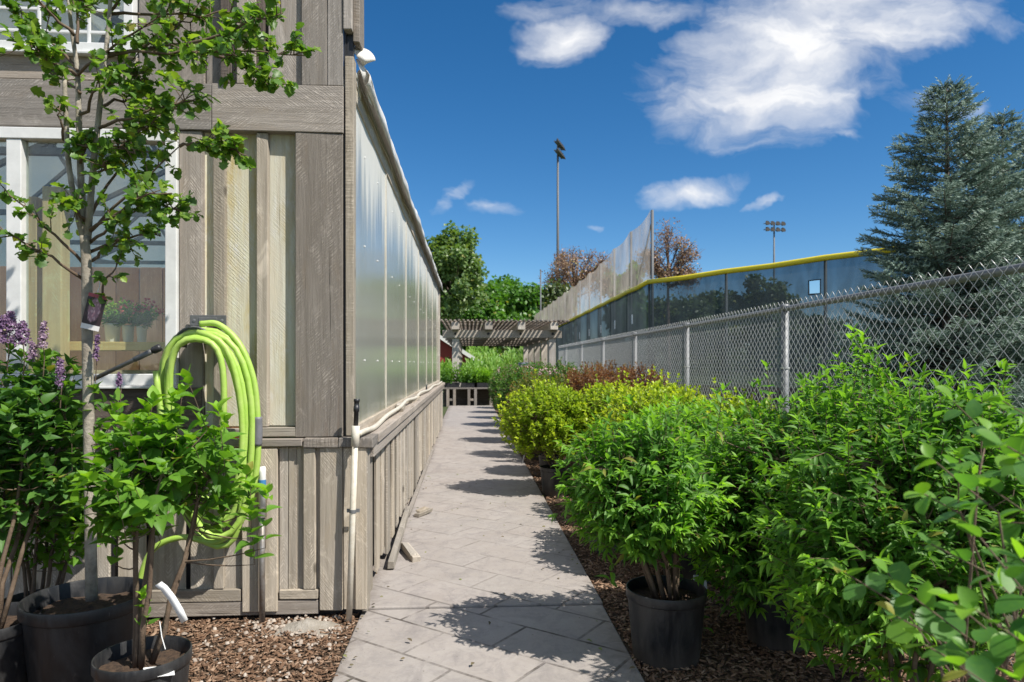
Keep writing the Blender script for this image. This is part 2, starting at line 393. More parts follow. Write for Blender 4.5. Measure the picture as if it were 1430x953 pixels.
def mk_ground(name, a, b_, c, s1, s2, bump=0.8, bs=60):
    m, nt, out = new_mat(name)
    h = N(nt)
    tc = h.n('TexCoord').outputs['Object']
    col = h.mix(h.mapr(h.noise(tc, s1, 6, 0.65), 0.35, 0.65), c4(a), c4(b_))
    col = h.mix(h.mapr(h.noise(tc, s2, 5, 0.75), 0.45, 0.7), col, c4(c))
    b = h.n('Bump', {'Strength': bump, 'Distance': 0.03, 'Height': h.noise(tc, bs, 6, 0.8)})
    p = h.n('BsdfPrincipled', {'Base Color': col, 'Roughness': 0.95, 'Specular IOR Level': 0.15, 'Normal': b.outputs[0]})
    nt.links.new(p.outputs[0], out.inputs[0])
    return m


M['path'] = mk_path()
M['ground'] = mk_ground('field_ground', (0.05, 0.075, 0.025), (0.08, 0.10, 0.04), (0.11, 0.09, 0.06), 0.25, 3.0, 0.6, 12)
M['mulch'] = mk_ground('bark_mulch', (0.07, 0.045, 0.03), (0.13, 0.085, 0.055), (0.20, 0.15, 0.11), 3.0, 45, 1.0, 70)


def mk_tagpic():
    m, nt, out = new_mat('blossom_picture')
    h = N(nt)
    tc = h.n('TexCoord').outputs['Generated']
    v = h.n('TexVoronoi', {'Vector': tc, 'Scale': 9.0})
    sep = h.n('SeparateXYZ', {0: tc})
    d = h.n('VectorMath', {0: tc, 1: (0.5, 0.5, 0.56)}, operation='SUBTRACT').outputs[0]
    ln = h.n('VectorMath', {0: h.n('VectorMath', {0: d, 1: (1.0, 0.0, 1.0)}, operation='MULTIPLY').outputs[0]}, operation='LENGTH').outputs['Value']
    ln = h.math('ADD', ln, h.math('MULTIPLY', h.noise(tc, 6, 3), 0.2))
    fl = h.mapr(v.outputs['Distance'], 0.1, 0.5)
    pink = h.mix(fl, (0.62, 0.42, 0.46, 1), (0.30, 0.16, 0.20, 1))
    col = h.mix(h.mapr(ln, 0.40, 0.46), pink, (0.035, 0.02, 0.025, 1))
    col = h.mix(h.math('GREATER_THAN', sep.outputs[2], 0.9), col, (0.35, 0.06, 0.08, 1))
    col = h.mix(h.math('LESS_THAN', sep.outputs[2], 0.14), col, (0.75, 0.72, 0.7, 1))
    p = h.n('BsdfPrincipled', {'Base Color': col, 'Roughness': 0.35})
    nt.links.new(p.outputs[0], out.inputs[0])
    return m


M['tagpic'] = mk_tagpic()


# ------------------------------------------------------------------ mesh builders
class MB:
    def __init__(s):
        s.v = []
        s.f = []
        s.wc = []
        s.bid = []
        s.n = 0

    def add(s, verts, faces, wc=None, bid=0.5):
        k = s.n
        s.v.extend(verts)
        s.f.extend([tuple(i + k for i in f) for f in faces])
        s.n += len(verts)
        s.wc.extend(wc if wc is not None else [(v[2], v[0], v[1]) for v in verts])
        s.bid.extend([bid] * len(verts))

    def box(s, x0, x1, y0, y1, z0, z1, ax=None, jit=0.0, mat=None):
        if x1 < x0: x0, x1 = x1, x0
        if y1 < y0: y0, y1 = y1, y0
        if z1 < z0: z0, z1 = z1, z0
        V = [(x0, y0, z0), (x1, y0, z0), (x1, y1, z0), (x0, y1, z0), (x0, y0, z1), (x1, y0, z1), (x1, y1, z1), (x0, y1, z1)]
        L = (x1 - x0, y1 - y0, z1 - z0)
        if ax is None:
            ax = L.index(max(L))
        o = random.uniform(0, 40)
        o2 = float(random.randint(1, 40))
        a2 = [i for i in range(3) if i != ax]
        big = a2[0] if L[a2[0]] > L[a2[1]] else a2[1]
        sm = a2[1] if big == a2[0] else a2[0]
        W = [(v[ax] + o, v[big] - (x0, y0, z0)[big] - L[big] / 2 + o2, v[sm] + o) for v in V]
        if jit:
            V = [tuple(c + random.uniform(-jit, jit) for c in v) for v in V]
        if mat is not None:
            V = [tuple(mat @ Vector(v)) for v in V]
        s.add(V, [(0, 3, 2, 1), (4, 5, 6, 7), (0, 1, 5, 4), (1, 2, 6, 5), (2, 3, 7, 6), (3, 0, 4, 7)], W, random.random())

    def beam(s, a, b, w, h, jit=0.0, up=(0, 0, 1)):
        """box of section w x h from a to b"""
        a, b = Vector(a), Vector(b)
        d = b - a
        L = d.length
        z = d.normalized()
        u = Vector(up)
        if abs(z.dot(u)) > 0.98:
            u = Vector((0, 1, 0))
        x = z.cross(u).normalized()
        y = x.cross(z)
        m = Matrix((x, y, z)).transposed().to_4x4()
        m.translation = a
        s.box(-w / 2, w / 2, -h / 2, h / 2, 0, L, 2, jit, m)

    def tube(s, pts, rad, sides=8, cap=True, wcx=True):
        pts = np.asarray(pts, float)
        n = len(pts)
        rad = np.full(n, rad) if np.isscalar(rad) else np.asarray(rad, float)
        tan = np.gradient(pts, axis=0)
        tan /= np.linalg.norm(tan, axis=1)[:, None] + 1e-12
        ref = np.array([0, 0, 1.0]) if abs(tan[0][2]) < 0.9 else np.array([1.0, 0, 0])
        nrm = np.cross(tan[0], ref)
        nrm /= np.linalg.norm(nrm)
        V = []
        ang = np.linspace(0, 2 * np.pi, sides, endpoint=False)
        for i in range(n):
            nrm = nrm - tan[i] * np.dot(nrm, tan[i])
            nrm /= np.linalg.norm(nrm) + 1e-12
            bi = np.cross(tan[i], nrm)
            ring = pts[i] + rad[i] * (np.cos(ang)[:, None] * nrm + np.sin(ang)[:, None] * bi)
            V.extend(map(tuple, ring))
        Fc = []
        for i in range(n - 1):
            for j in range(sides):
                k = (j + 1) % sides
                Fc.append((i * sides + j, i * sides + k, (i + 1) * sides + k, (i + 1) * sides + j))
        if cap:
            Fc.append(tuple(range(sides - 1, -1, -1)))
            Fc.append(tuple((n - 1) * sides + j for j in range(sides)))
        s.add(V, Fc)

    def lathe(s, prof, sides=32, c=(0, 0, 0), closed=False):
        V = []
        for r, z in prof:
            for j in range(sides):
                a = 2 * math.pi * j / sides
                V.append((c[0] + r * math.cos(a), c[1] + r * math.sin(a), c[2] + z))
        Fc = []
        n = len(prof)
        for i in range(n - 1):
            for j in range(sides):
                k = (j + 1) % sides
                Fc.append((i * sides + j, i * sides + k, (i + 1) * sides + k, (i + 1) * sides + j))
        if closed:
            Fc.append(tuple(range(sides - 1, -1, -1)))
            Fc.append(tuple((n - 1) * sides + j for j in range(sides)))
        s.add(V, Fc)

    def build(s, name, mat, parent=None, smooth=False, bevel=0.0, attrs=True):
        me = bpy.data.meshes.new(name)
        me.from_pydata(s.v, [], s.f)
        if attrs:
            a = me.attributes.new('wc', 'FLOAT_VECTOR', 'POINT')
            a.data.foreach_set('vector', np.asarray(s.wc, np.float32).ravel())
            b = me.attributes.new('bid', 'FLOAT', 'POINT')
            b.data.foreach_set('value', np.asarray(s.bid, np.float32))
        if smooth:
            me.polygons.foreach_set('use_smooth', [True] * len(me.polygons))
        me.materials.append(mat)
        me.update()
        return link(name, me, parent, bevel)


def link(name, me, parent=None, bevel=0.0):
    o = bpy.data.objects.new(name, me)
    COL.objects.link(o)
    if parent is not None:
        o.parent = parent
    if bevel:
        b = o.modifiers.new('edge', 'BEVEL')
        b.width = bevel
        b.segments = 2
        b.limit_method = 'ANGLE'
    return o


def empty(name, loc=(0, 0, 0), rz=0.0):
    o = bpy.data.objects.new(name, None)
    COL.objects.link(o)
    o.location = loc
    o.rotation_euler = (0, 0, rz)
    o.empty_display_size = 0.1
    return o


def tag(o, label=None, cat=None, group=None, kind=None):
    if label: o['label'] = label
    if cat: o['category'] = cat
    if group: o['group'] = group
    if kind: o['kind'] = kind
    return o


def copy_tree(o, parent=None):
    c = o.copy()
    COL.objects.link(c)
    c.parent = parent
    for ch in list(o.children):
        copy_tree(ch, c)
    return c


# ------------------------------------------------------------------ leaves
def leaf_tmpl(w=0.36, rows=5, peak=0.42, fold=0.35, droop=0.18, tip=1.0, lobes=0.0):
    """folded, drooping leaf of length 1 along +y; returns verts, quads/tris"""
    V = [(0, 0, 0)]
    Fc = []
    prev = None
    for i in range(1, rows):
        t = i / rows
        if t < peak:
            hw = math.sin(t / peak * math.pi / 2) ** 0.8
        else:
            hw = math.cos((t - peak) / (1 - peak) * math.pi / 2) ** tip
        hw *= w / 2
        if lobes:
            hw *= 1 + lobes * (1 if i % 2 else -1)
        z = -droop * t * t
        k = len(V)
        V += [(0, t, z), (-hw, t - (0.05 if lobes else 0) * (1 if i % 2 else -1), z + fold * hw), (hw, t - (0.05 if lobes else 0) * (1 if i % 2 else -1), z + fold * hw)]
        if prev is None:
            Fc += [(0, k, k + 1), (0, k + 2, k)]
        else:
            Fc += [(prev, k, k + 1, prev + 1), (prev, prev + 2, k + 2, k)]
        prev = k
    k = len(V)
    V.append((0, 1, -droop))
    Fc += [(prev, k, prev + 1), (prev, prev + 2, k)]
    return np.array(V, float), Fc


T_LANCE = leaf_tmpl(0.33, 5, 0.42, 0.5, 0.28, 1.0)
T_OVATE = leaf_tmpl(0.62, 6, 0.36, 0.35, 0.22, 1.0)
T_ROUND = leaf_tmpl(0.80, 7, 0.48, 0.22, 0.12, 0.6)
T_LOBED = leaf_tmpl(0.86, 7, 0.55, 0.28, 0.18, 0.7, lobes=0.22)
T_SMALL = leaf_tmpl(0.55, 3, 0.4, 0.4, 0.1)
T_TREE = leaf_tmpl(0.8, 2, 0.5, 0.35, 0.05)
T_NEEDLE = (np.array([(-0.5, 0, 0), (0.5, 0, 0), (0.0, 1, 0)], float), [(0, 1, 2)])


def nz(a):
    return a / (np.linalg.norm(a, axis=-1, keepdims=True) + 1e-9)


def leaf_mesh(name, pos, dr, nm, size, tmpl, rnd, age, mat, parent=None, wid=None, smooth=True):
    TV, TF = tmpl
    n = len(pos)
    dr = nz(dr)
    nm = nz(nm - dr * np.sum(nm * dr, axis=1, keepdims=True))
    sd = np.cross(dr, nm)
    size = np.broadcast_to(np.asarray(size, float), (n,))
    wid = size if wid is None else np.broadcast_to(np.asarray(wid, float), (n,))
    V = (pos[:, None, :] + TV[None, :, 0, None] * (sd * wid[:, None])[:, None, :]
         + TV[None, :, 1, None] * (dr * size[:, None])[:, None, :]
         + TV[None, :, 2, None] * (nm * (size * (rng.uniform(0.1, 2.3, n) if len(TV) > 12 else 1.0))[:, None])[:, None, :])
    nv = len(TV)
    flat = np.concatenate([np.array(f) for f in TF])
    sz = np.array([len(f) for f in TF])
    loops = (flat[None, :] + (np.arange(n) * nv)[:, None]).ravel()
    tot = np.tile(sz, n)
    st = np.concatenate([[0], np.cumsum(tot)[:-1]])
    me = bpy.data.meshes.new(name)
    me.vertices.add(n * nv)
    me.vertices.foreach_set('co', V.astype(np.float32).ravel())
    me.loops.add(len(loops))
    me.loops.foreach_set('vertex_index', loops.astype(np.int32))
    me.polygons.add(len(tot))
    me.polygons.foreach_set('loop_start', st.astype(np.int32))
    me.polygons.foreach_set('loop_total', tot.astype(np.int32))
    if smooth:
        me.polygons.foreach_set('use_smooth', np.ones(len(tot), bool))
    for nme, arr in (('rnd', rnd), ('age', age)):
        a = me.attributes.new(nme, 'FLOAT', 'POINT')
        a.data.foreach_set('value', np.repeat(np.broadcast_to(arr, (n,)), nv).astype(np.float32))
    me.update(calc_edges=True)
    me.materials.append(mat)
    return link(name, me, parent)


def rand_dirs(n, g):
    d = g.normal(size=(n, 3))
    return nz(d)


def lump(d, g, k=9, amp=0.22):
    """uneven radius factor over directions"""
    c = rand_dirs(k, g)
    s = g.uniform(-amp, amp, k)
    w = np.exp(6 * (d @ c.T - 1))
    return 1 + (w * s).sum(1)


def shoot_leaves(base, dr, ln, nodes, size, g, ang=58, pair=2, up=0.9, tipn=3, shrink=0.4, flat=False):
    """leaves set in pairs along straight shoots; returns pos, dir, normal, size, age"""
    n = len(base)
    dr = nz(dr)
    ref = np.where(np.abs(dr[:, 2:3]) < 0.9, np.array([[0, 0, 1.0]]), np.array([[1.0, 0, 0]]))
    a = nz(np.cross(dr, ref))
    b = np.cross(dr, a)
    Ps, Ds, Ns, Ss, As, Sh = [], [], [], [], [], []
    ph0 = g.uniform(0, 6.28, n)
    if flat:
        ph0 = g.normal(0, 0.35, n)
    for k in range(nodes):
        s = (k + 0.6) / nodes
        for q in range(pair):
            ph = ph0 + k * (0.0 if flat else math.pi / 2 if pair == 2 else 2.4) + q * math.pi + g.normal(0, 0.25, n)
            rad = np.cos(ph)[:, None] * a + np.sin(ph)[:, None] * b
            an = np.radians(ang * (1 - 0.35 * s) + g.normal(0, 10, n))
            ld = np.cos(an)[:, None] * dr + np.sin(an)[:, None] * rad
            ld[:, 2] -= 0.3 if flat else 0.12
            Ps.append(base + dr * (ln * s)[:, None])
            Ds.append(ld)
            Ns.append(np.array([[0, 0, up]]) + 0.45 * dr + g.normal(0, 0.28, (n, 3)))
            Ss.append(size * g.uniform(0.7, 1.15, n) * (1 - shrink * s * s))
            As.append(np.clip(0.15 + 0.65 * s + g.normal(0, 0.12, n), 0, 1))
            Sh.append(np.arange(n))
    for q in range(tipn):
        ph = ph0 + q * 6.28 / max(1, tipn)
        rad = np.cos(ph)[:, None] * a + np.sin(ph)[:, None] * b
        ld = 0.85 * dr + 0.5 * rad
        Ps.append(base + dr * ln[:, None])
        Ds.append(ld)
        Ns.append(np.array([[0, 0, up]]) - 0.4 * rad + g.normal(0, 0.2, (n, 3)))
        Ss.append(size * g.uniform(0.5, 0.85, n))
        As.append(np.clip(0.9 + g.normal(0, 0.1, n), 0, 1))
        Sh.append(np.arange(n))
    return (np.concatenate(Ps), np.concatenate(Ds), np.concatenate(Ns), np.concatenate(Ss), np.concatenate(As), np.concatenate(Sh))


def bezier(a, b, c, n=5):
    t = np.linspace(0, 1, n)[:, None]
    a, b, c = map(np.asarray, (a, b, c))
    return (1 - t) ** 2 * a + 2 * t * (1 - t) * b + t * t * c


def shrub(root, seed, crown_c, crown_r, n_shoots, shoot_len, nodes, lsize, tmpl, lmat, bark, base_z=0.3,
          n_stems=7, stem_r=0.012, base_spread=0.05, pair=2, inner=0.45, up=0.9, ang=58, tall=0, low=-0.75, flop=0.5, lumpa=0.25, young=0.0, extra=None, flat=False):
    """crown_c, crown_r in the plant's own coordinates; adds 'stems' and 'leaves' parts to root"""
    g = np.random.default_rng(seed)
    cc, cr = np.array(crown_c, float), np.array(crown_r, float)
    d = rand_dirs(n_shoots * 3, g)
    d = d[d[:, 2] > low][:n_shoots]
    n = len(d)
    rr = (inner + (1 - inner) * g.uniform(0, 1, n) ** 0.55) * lump(d, g, 12, lumpa)
    tip = cc + d * cr * rr[:, None]
    sdir = nz(nz(d * np.array([1, 1, 0.8])) * flop + np.array([0, 0, 0.55]) + g.normal(0, 0.28, (n, 3)))
    ln = shoot_len * g.uniform(0.6, 1.3, n)
    if tall:
        idx = g.choice(n, tall, replace=False)
        up_ok = idx[d[idx, 2] > 0.2]
        ln[up_ok] *= 1.6
        tip[up_ok, 2] += cr[2] * 0.28
        sdir[up_ok] = nz(sdir[up_ok] + np.array([0, 0, 0.9]))
    if extra is not None:
        et = np.array([e[0] for e in extra], float)
        ed = nz(np.array([e[1] for e in extra], float))
        tip = np.concatenate([tip, et]); sdir = np.concatenate([sdir, ed])
        ln = np.concatenate([ln, np.full(len(et), shoot_len * 1.2)])
        rr = np.concatenate([rr, np.ones(len(et))])
    base = tip - sdir * ln[:, None]
    p, dd, nn, ss, aa, sh = shoot_leaves(base, sdir, ln, nodes, lsize, g, ang=ang, pair=pair, up=up, flat=flat)
    # young leaves sit on the outside of the bush
    outer = np.clip((rr[sh] - 0.72) / 0.35, 0, 1)
    aa = np.clip(aa * (0.35 + 0.65 * outer) + young, 0, 1)
    keep = p[:, 2] > 0.04
    o = leaf_mesh('leaves', p[keep], dd[keep], nn[keep], ss[keep], tmpl, g.uniform(0, 1, keep.sum()), aa[keep], lmat, root)
    mb = MB()
    mids = []
    for k in range(n_stems):
        a = 2 * math.pi * (k + g.uniform(-0.3, 0.3)) / n_stems
        e = cc + cr * np.array([math.cos(a) * 0.5, math.sin(a) * 0.5, g.uniform(-0.2, 0.5)])
        b0 = np.array([math.cos(a) * base_spread, math.sin(a) * base_spread, base_z])
        m_ = (b0 + e) / 2 + np.array([0, 0, 0.08]) + g.normal(0, 0.02, 3)
        pts = bezier(b0, m_, e, 7)
        pts[1:-1] += g.normal(0, 0.006, (5, 3))
        mb.tube(pts, np.linspace(stem_r, stem_r * 0.4, 7), 7)
        mids.append(pts[2:])
    mids = np.concatenate(mids)
    for k in range(len(base)):
        dist = np.linalg.norm(mids - base[k], axis=1) + 0.6 * np.maximum(0, mids[:, 2] - base[k][2])
        j = int(np.argmin(dist))
        pts = bezier(mids[j], (mids[j] + base[k]) / 2 + np.array([0, 0, -0.02]), base[k], 4)
        pts = np.concatenate([pts, tip[k][None, :]])
        mb.tube(pts, np.linspace(stem_r * 0.32, 0.0012, 5), 4, cap=False)
    s = mb.build('stems', bark, root, smooth=True)
    return tip, sdir


def nursery_pot(root, r=0.19, hgt=0.34, mat=None, soil=True, name='pot', sides=40):
    mb = MB()
    rb = r * 0.82
    prof = [(0.001, 0), (rb * 0.96, 0), (rb, 0.008), (r * 0.955, hgt * 0.86), (r * 0.985, hgt * 0.87), (r, hgt * 0.885), (r * 1.0, hgt * 0.985), (r * 0.992, hgt),
            (r * 0.965, hgt), (r * 0.955, hgt * 0.985), (r * 0.93, hgt * 0.86), (r * 0.90, hgt * 0.7)]
    mb.lathe(prof, sides)
    p = mb.build(name, mat or M['pot'], root, smooth=True)
    e = p.modifiers.new('es', 'EDGE_SPLIT')
    e.split_angle = R(50)
    if soil:
        mb = MB()
        zt = hgt * 0.83
        V = [(0, 0, zt + 0.02)]
        Fc = []
        for i, rr in enumerate((0.3, 0.6, 0.93)):
            for j in range(24):
                a = 2 * math.pi * j / 24
                V.append((r * rr * 0.985 * math.cos(a), r * rr * 0.985 * math.sin(a), zt + random.uniform(-0.008, 0.012)))
        for j in range(24):
            k = (j + 1) % 24
            Fc.append((0, 1 + j, 1 + k))
            for i in range(2):
                Fc.append((1 + i * 24 + j, 1 + (i + 1) * 24 + j, 1 + (i + 1) * 24 + k, 1 + i * 24 + k))
        mb.add(V, Fc)
        mb.build('soil', M['soil'], root, smooth=True)


# ================================================================== SETTING
GZ = -0.04
mb = MB()
mb.add([(-400, -60, GZ), (400, -60, GZ), (400, 500, GZ), (-400, 500, GZ)], [(0, 1, 2, 3)])
tag(mb.build('ground', M['ground']), kind='structure')

# stamped concrete path : two pours with a control joint
PX0, PX1 = -0.605, 0.775
mb = MB()


def sheet(mb, x0, x1, y0, y1, z, th=0.05):
    mb.box(x0, x1, y0, y1, z - th, z, 1)


sheet(mb, PX0, PX1, -3.0, 3.925, 0.0)
sheet(mb, -0.66, PX1 + 0.004, 3.934, 22.6, 0.011)
tag(mb.build('path', M['path'], bevel=0.008), kind='structure')


def bed(name, x0, x1, y0, y1, z=GZ + 0.008):
    nx, ny = max(2, int((x1 - x0) / 0.12)), max(2, min(90, int((y1 - y0) / 0.12)))
    xs = np.linspace(x0, x1, nx)
    ys = np.linspace(y0, y1, ny)
    V = [(x, y, z + random.uniform(0, 0.018)) for y in ys for x in xs]
    Fc = [(j * nx + i, j * nx + i + 1, (j + 1) * nx + i + 1, (j + 1) * nx + i) for j in range(ny - 1) for i in range(nx - 1)]
    m = MB()
    m.add(V, Fc)
    return tag(m.build(name, M['mulch'], smooth=True), kind='structure')


bed('mulch_bed', -6.5, PX0 - 0.002, -1.0, 4.2)
bed('mulch_bed', PX1 + 0.002, 2.9, -1.0, 24.0)


def chips(name, n, x0, x1, y0, y1, smin, smax, mat, seed, z=GZ + 0.022, flat=True):
    g = np.random.default_rng(seed)
    pos = np.stack([g.uniform(x0, x1, n), g.uniform(y0, y1, n), np.full(n, z) + g.uniform(0, 0.012, n)], 1)
    a = g.uniform(0, 6.28, n)
    dr = np.stack([np.cos(a), np.sin(a), g.normal(0, 0.22, n)], 1)
    nm = np.stack([g.normal(0, 0.3, n), g.normal(0, 0.3, n), np.ones(n)], 1)
    TV = np.array([(-.45, 0, 0), (.5, .05, 0), (.4, 1, 0), (-.5, .9, 0), (-.38, .08, .10), (.42, .1, .09), (.33, .93, .10), (-.42, .82, .09)], float)
    TF = [(0, 1, 5, 4), (1, 2, 6, 5), (2, 3, 7, 6), (3, 0, 4, 7), (4, 5, 6, 7)]
    L = g.uniform(smin, smax, n)
    o = leaf_mesh(name, pos, dr, nm, L, (TV, TF), g.uniform(0, 1, n), g.uniform(0, 1, n) ** 1.3, mat, wid=L * g.uniform(0.16, 0.5, n), smooth=False)
    return tag(o, kind='stuff')


chips('wood_chips', 24000, -3.0, PX0 - 0.01, 1.7, 3.95, 0.010, 0.036, M['chips'], 1)
chips('wood_chips', 36000, PX1 + 0.01, 2.7, 1.6, 6.5, 0.010, 0.040, M['chips'], 2)
chips('wood_chips', 7000, PX1 + 0.01, 2.7, 6.5, 14, 0.02, 0.06, M['chips'], 3)


def pebbles(name, n, cx, cy, sx, sy, smin, smax, seed):
    g = np.random.default_rng(seed)
    pos = np.stack([g.normal(cx, sx, n), g.normal(cy, sy, n), np.full(n, GZ + 0.02) + g.uniform(0, 0.02, n)], 1)
    keep = pos[:, 0] < PX0 - 0.02
    pos = pos[keep]
    n = len(pos)
    V, Fc = [], []
    # squashed octa-ish stones
    st = []
    for i in range(8):
        st.append((0.5 * math.cos(i * math.pi / 4), 0.5 * math.sin(i * math.pi / 4), 0.0))
    for i in range(8):
        st.append((0.34 * math.cos(i * math.pi / 4 + .2), 0.34 * math.sin(i * math.pi / 4 + .2), 0.26))
    TF = [(i, (i + 1) % 8, 8 + (i + 1) % 8, 8 + i) for i in range(8)] + [tuple(range(8, 16))]
    a = g.uniform(0, 6.28, n)
    dr = np.stack([np.cos(a), np.sin(a), g.normal(0, .2, n)], 1)
    nm = np.stack([g.normal(0, .25, n), g.normal(0, .25, n), np.ones(n)], 1)
    s = g.uniform(smin, smax, n)
    o = leaf_mesh(name, pos, dr, nm, s, (np.array(st), TF), g.uniform(0, 1, n), g.uniform(0, 1, n), M['pebble'], wid=s * g.uniform(.6, 1, n))
    return tag(o, kind='stuff')


M['pebble'] = leafmat('pale_pebbles', (0.16, 0.125, 0.10), (0.24, 0.20, 0.165), (0.38, 0.33, 0.28), trans=0.0, rough=0.85, spec=0.2)
pebbles('gravel', 330, -1.0, 3.35, 0.4, 0.35, 0.008, 0.028, 11)
pebbles('gravel', 220, -0.9, 3.72, 0.14, 0.07, 0.012, 0.03, 12)
# dry leaves and specks on the concrete
g = np.random.default_rng(31)
n = 170
pos = np.stack([g.uniform(PX0, PX1, n), 1.8 + g.uniform(0, 1, n) ** 1.6 * 7, np.full(n, 0.014)], 1)
edge = g.uniform(0, 1, n) < 0.5
pos[edge, 0] = np.where(g.uniform(0, 1, edge.sum()) < 0.6, PX0 + g.exponential(0.06, edge.sum()), PX1 - g.exponential(0.06, edge.sum()))
a = g.uniform(0, 6.28, n)
tag(leaf_mesh('leaf_litter', pos, np.stack([np.cos(a), np.sin(a), g.normal(0, .15, n)], 1), np.stack([g.normal(0, .3, n), g.normal(0, .3, n), np.ones(n)], 1),
              g.uniform(0.012, 0.035, n), T_SMALL, g.uniform(0, 1, n), g.uniform(0, 1, n), M['litter']), kind='stuff')

# ================================================================== GREENHOUSE
Y0 = 3.87                      # face of the corner board
REC = Y0 + 0.054               # face of the recessed boards
XC = X_at(479, Y0)             # right edge of the corner board
ZB = Z_at(479, 186, Y0)        # bottom of the beam
ZT = Z_at(479, 121, Y0)        # top of the beam
ZL = Z_at(479, 611, Y0)        # ledge top
LY = Y0 - 0.035                # face of the lower boards
XLC = X_at(513, LY)            # lower corner
HT = 4.25
gh = empty('greenhouse', (0, 0, 0))
tag(gh, 'greenhouse with weathered grey board front and cloudy plastic side wall beside the path', 'greenhouse')


def boards(name, lst, mat, bevel=0.004, parent=gh, jit=0.003):
    m = MB()
    for b in lst:
        m.box(*b, jit=jit)
    return m.build(name, mat, parent, bevel=bevel)


def xr(a, b, Y=Y0):
    return X_at(a, Y), X_at(b, Y)


WXL = X_at(-330, Y0)
# beam across the front
boards('beam', [(X_at(296, Y0), XC, Y0 - 0.004, Y0 + 0.07, ZB, ZT), (WXL, X_at(295, Y0), Y0 - 0.001, Y0 + 0.07, ZB + 0.003, ZT - 0.004)], M['wood_grey'])
# wide corner board in two storeys
boards('corner_board', [(X_at(412, Y0), XC - 0.002, Y0, Y0 + 0.05, ZL + 0.004, ZB - 0.003)], M['wood_grey'])
boards('corner_board', [(X_at(421, Y0), X_at(456, Y0) - 0.001, Y0, Y0 + 0.05, ZT + 0.003, HT), (X_at(456, Y0) + 0.002, XC - 0.003, Y0 + 0.004, Y0 + 0.05, ZT + 0.003, HT)], M['wood_grey'])
# pale recessed boards and the battens over them
boards('siding', [(*xr(376, 414, REC), REC, REC + 0.022, ZL + 0.06, ZB + 0.01), (*xr(316, 375, REC), REC + 0.004, REC + 0.026, ZL + 0.06, ZB + 0.01),
                  (*xr(281, 315, REC), REC + 0.002, REC + 0.024, ZL + 0.06, ZB + 0.01)], M['wood_pale'])
boards('batten', [(*xr(361.5, 376.5, REC), REC - 0.04, REC - 0.001, ZL + 0.06, ZB - 0.004)], M['wood_lower'])
boards('batten', [(*xr(301, 317, REC), REC - 0.036, REC - 0.001, ZL + 0.06, ZB - 0.004)], M['wood_lower'])
boards('window_jamb_board', [(*xr(249, 281.5), Y0 + 0.012, Y0 + 0.07, ZL + 0.03, ZB - 0.003)], M['wood_grey'])
# upper storey boards
up = [(372, 420, 0.03), (331, 357, 0.0), (285, 330, 0.03), (238, 284, 0.02), (190, 237, 0.03)]
boards('upper_siding', [(*xr(a, b), Y0 + d, Y0 + d + 0.03, ZT + 0.003, HT) for a, b, d in up], M['wood_grey'])
boards('upper_siding', [(X_at(188, Y0), X_at(400, Y0), Y0 + 0.075, Y0 + 0.09, ZT - 0.02, HT - 0.01)], M['wood_dark'])
boards('upper_batten', [(*xr(310, 321), Y0 - 0.02, Y0 + 0.028, ZT + 0.003, HT), (*xr(357, 368), Y0 + 0.015, Y0 + 0.05, ZT + 0.003, HT)], M['wood_dark'])
boards('plank_course', [(WXL, X_at(189, Y0), Y0 + 0.01, Y0 + 0.06, ZT + 0.004, Z_at(90, 74, Y0) - 0.006)], M['wood_grey'])
boards('upper_siding', [(WXL, X_at(-60, Y0), Y0 + 0.02, Y0 + 0.05, Z_at(90, 74, Y0), HT)], M['wood_grey'])
boards('upper_siding', [(X_at(-60, Y0), X_at(189, Y0), Y0 + 0.02, Y0 + 0.05, Z_at(90, -160, Y0), max(HT, Z_at(90, -160, Y0) + .08))], M['wood_grey'])
# left of and below the window
WZ0, WZ1 = Z_at(120, 541, Y0), ZB - 0.008
boards('siding', [(WXL, X_at(-250, Y0), Y0 + 0.03, Y0 + 0.06, ZL + 0.02, ZB - 0.004)], M['wood_grey'])
boards('window_sill_board', [(WXL, X_at(281, Y0), Y0 + 0.002, Y0 + 0.07, ZL + 0.055, WZ0 - 0.004)], M['wood_dark'])
# short course of blocks and the ledge
boards('ledge_course', [(X_at(345, Y0), X_at(414, Y0), Y0 + 0.004, Y0 + 0.05, ZL + 0.005, ZL + 0.055), (WXL, X_at(344, Y0), Y0 + 0.006, Y0 + 0.05, ZL + 0.005, ZL + 0.053)], M['wood_lower'])
LT = 0.05
boards('ledge', [(X_at(424, LY), X_at(472, LY), LY - 0.012, Y0 + 0.06, ZL - LT, ZL), (WXL, X_at(422, LY), LY - 0.010, Y0 + 0.06, ZL - LT + 0.004, ZL - 0.002)], M['wood_grey'])
boards('ledge', [(X_at(473, LY), XLC + 0.03, LY - 0.014, Y0 + 0.2, ZL - LT - 0.003, ZL + 0.002), (XC + 0.005, XLC + 0.035, Y0 + 0.205, 15.1, ZL - LT, ZL)], M['wood_dark' if False else 'wood_grey'])
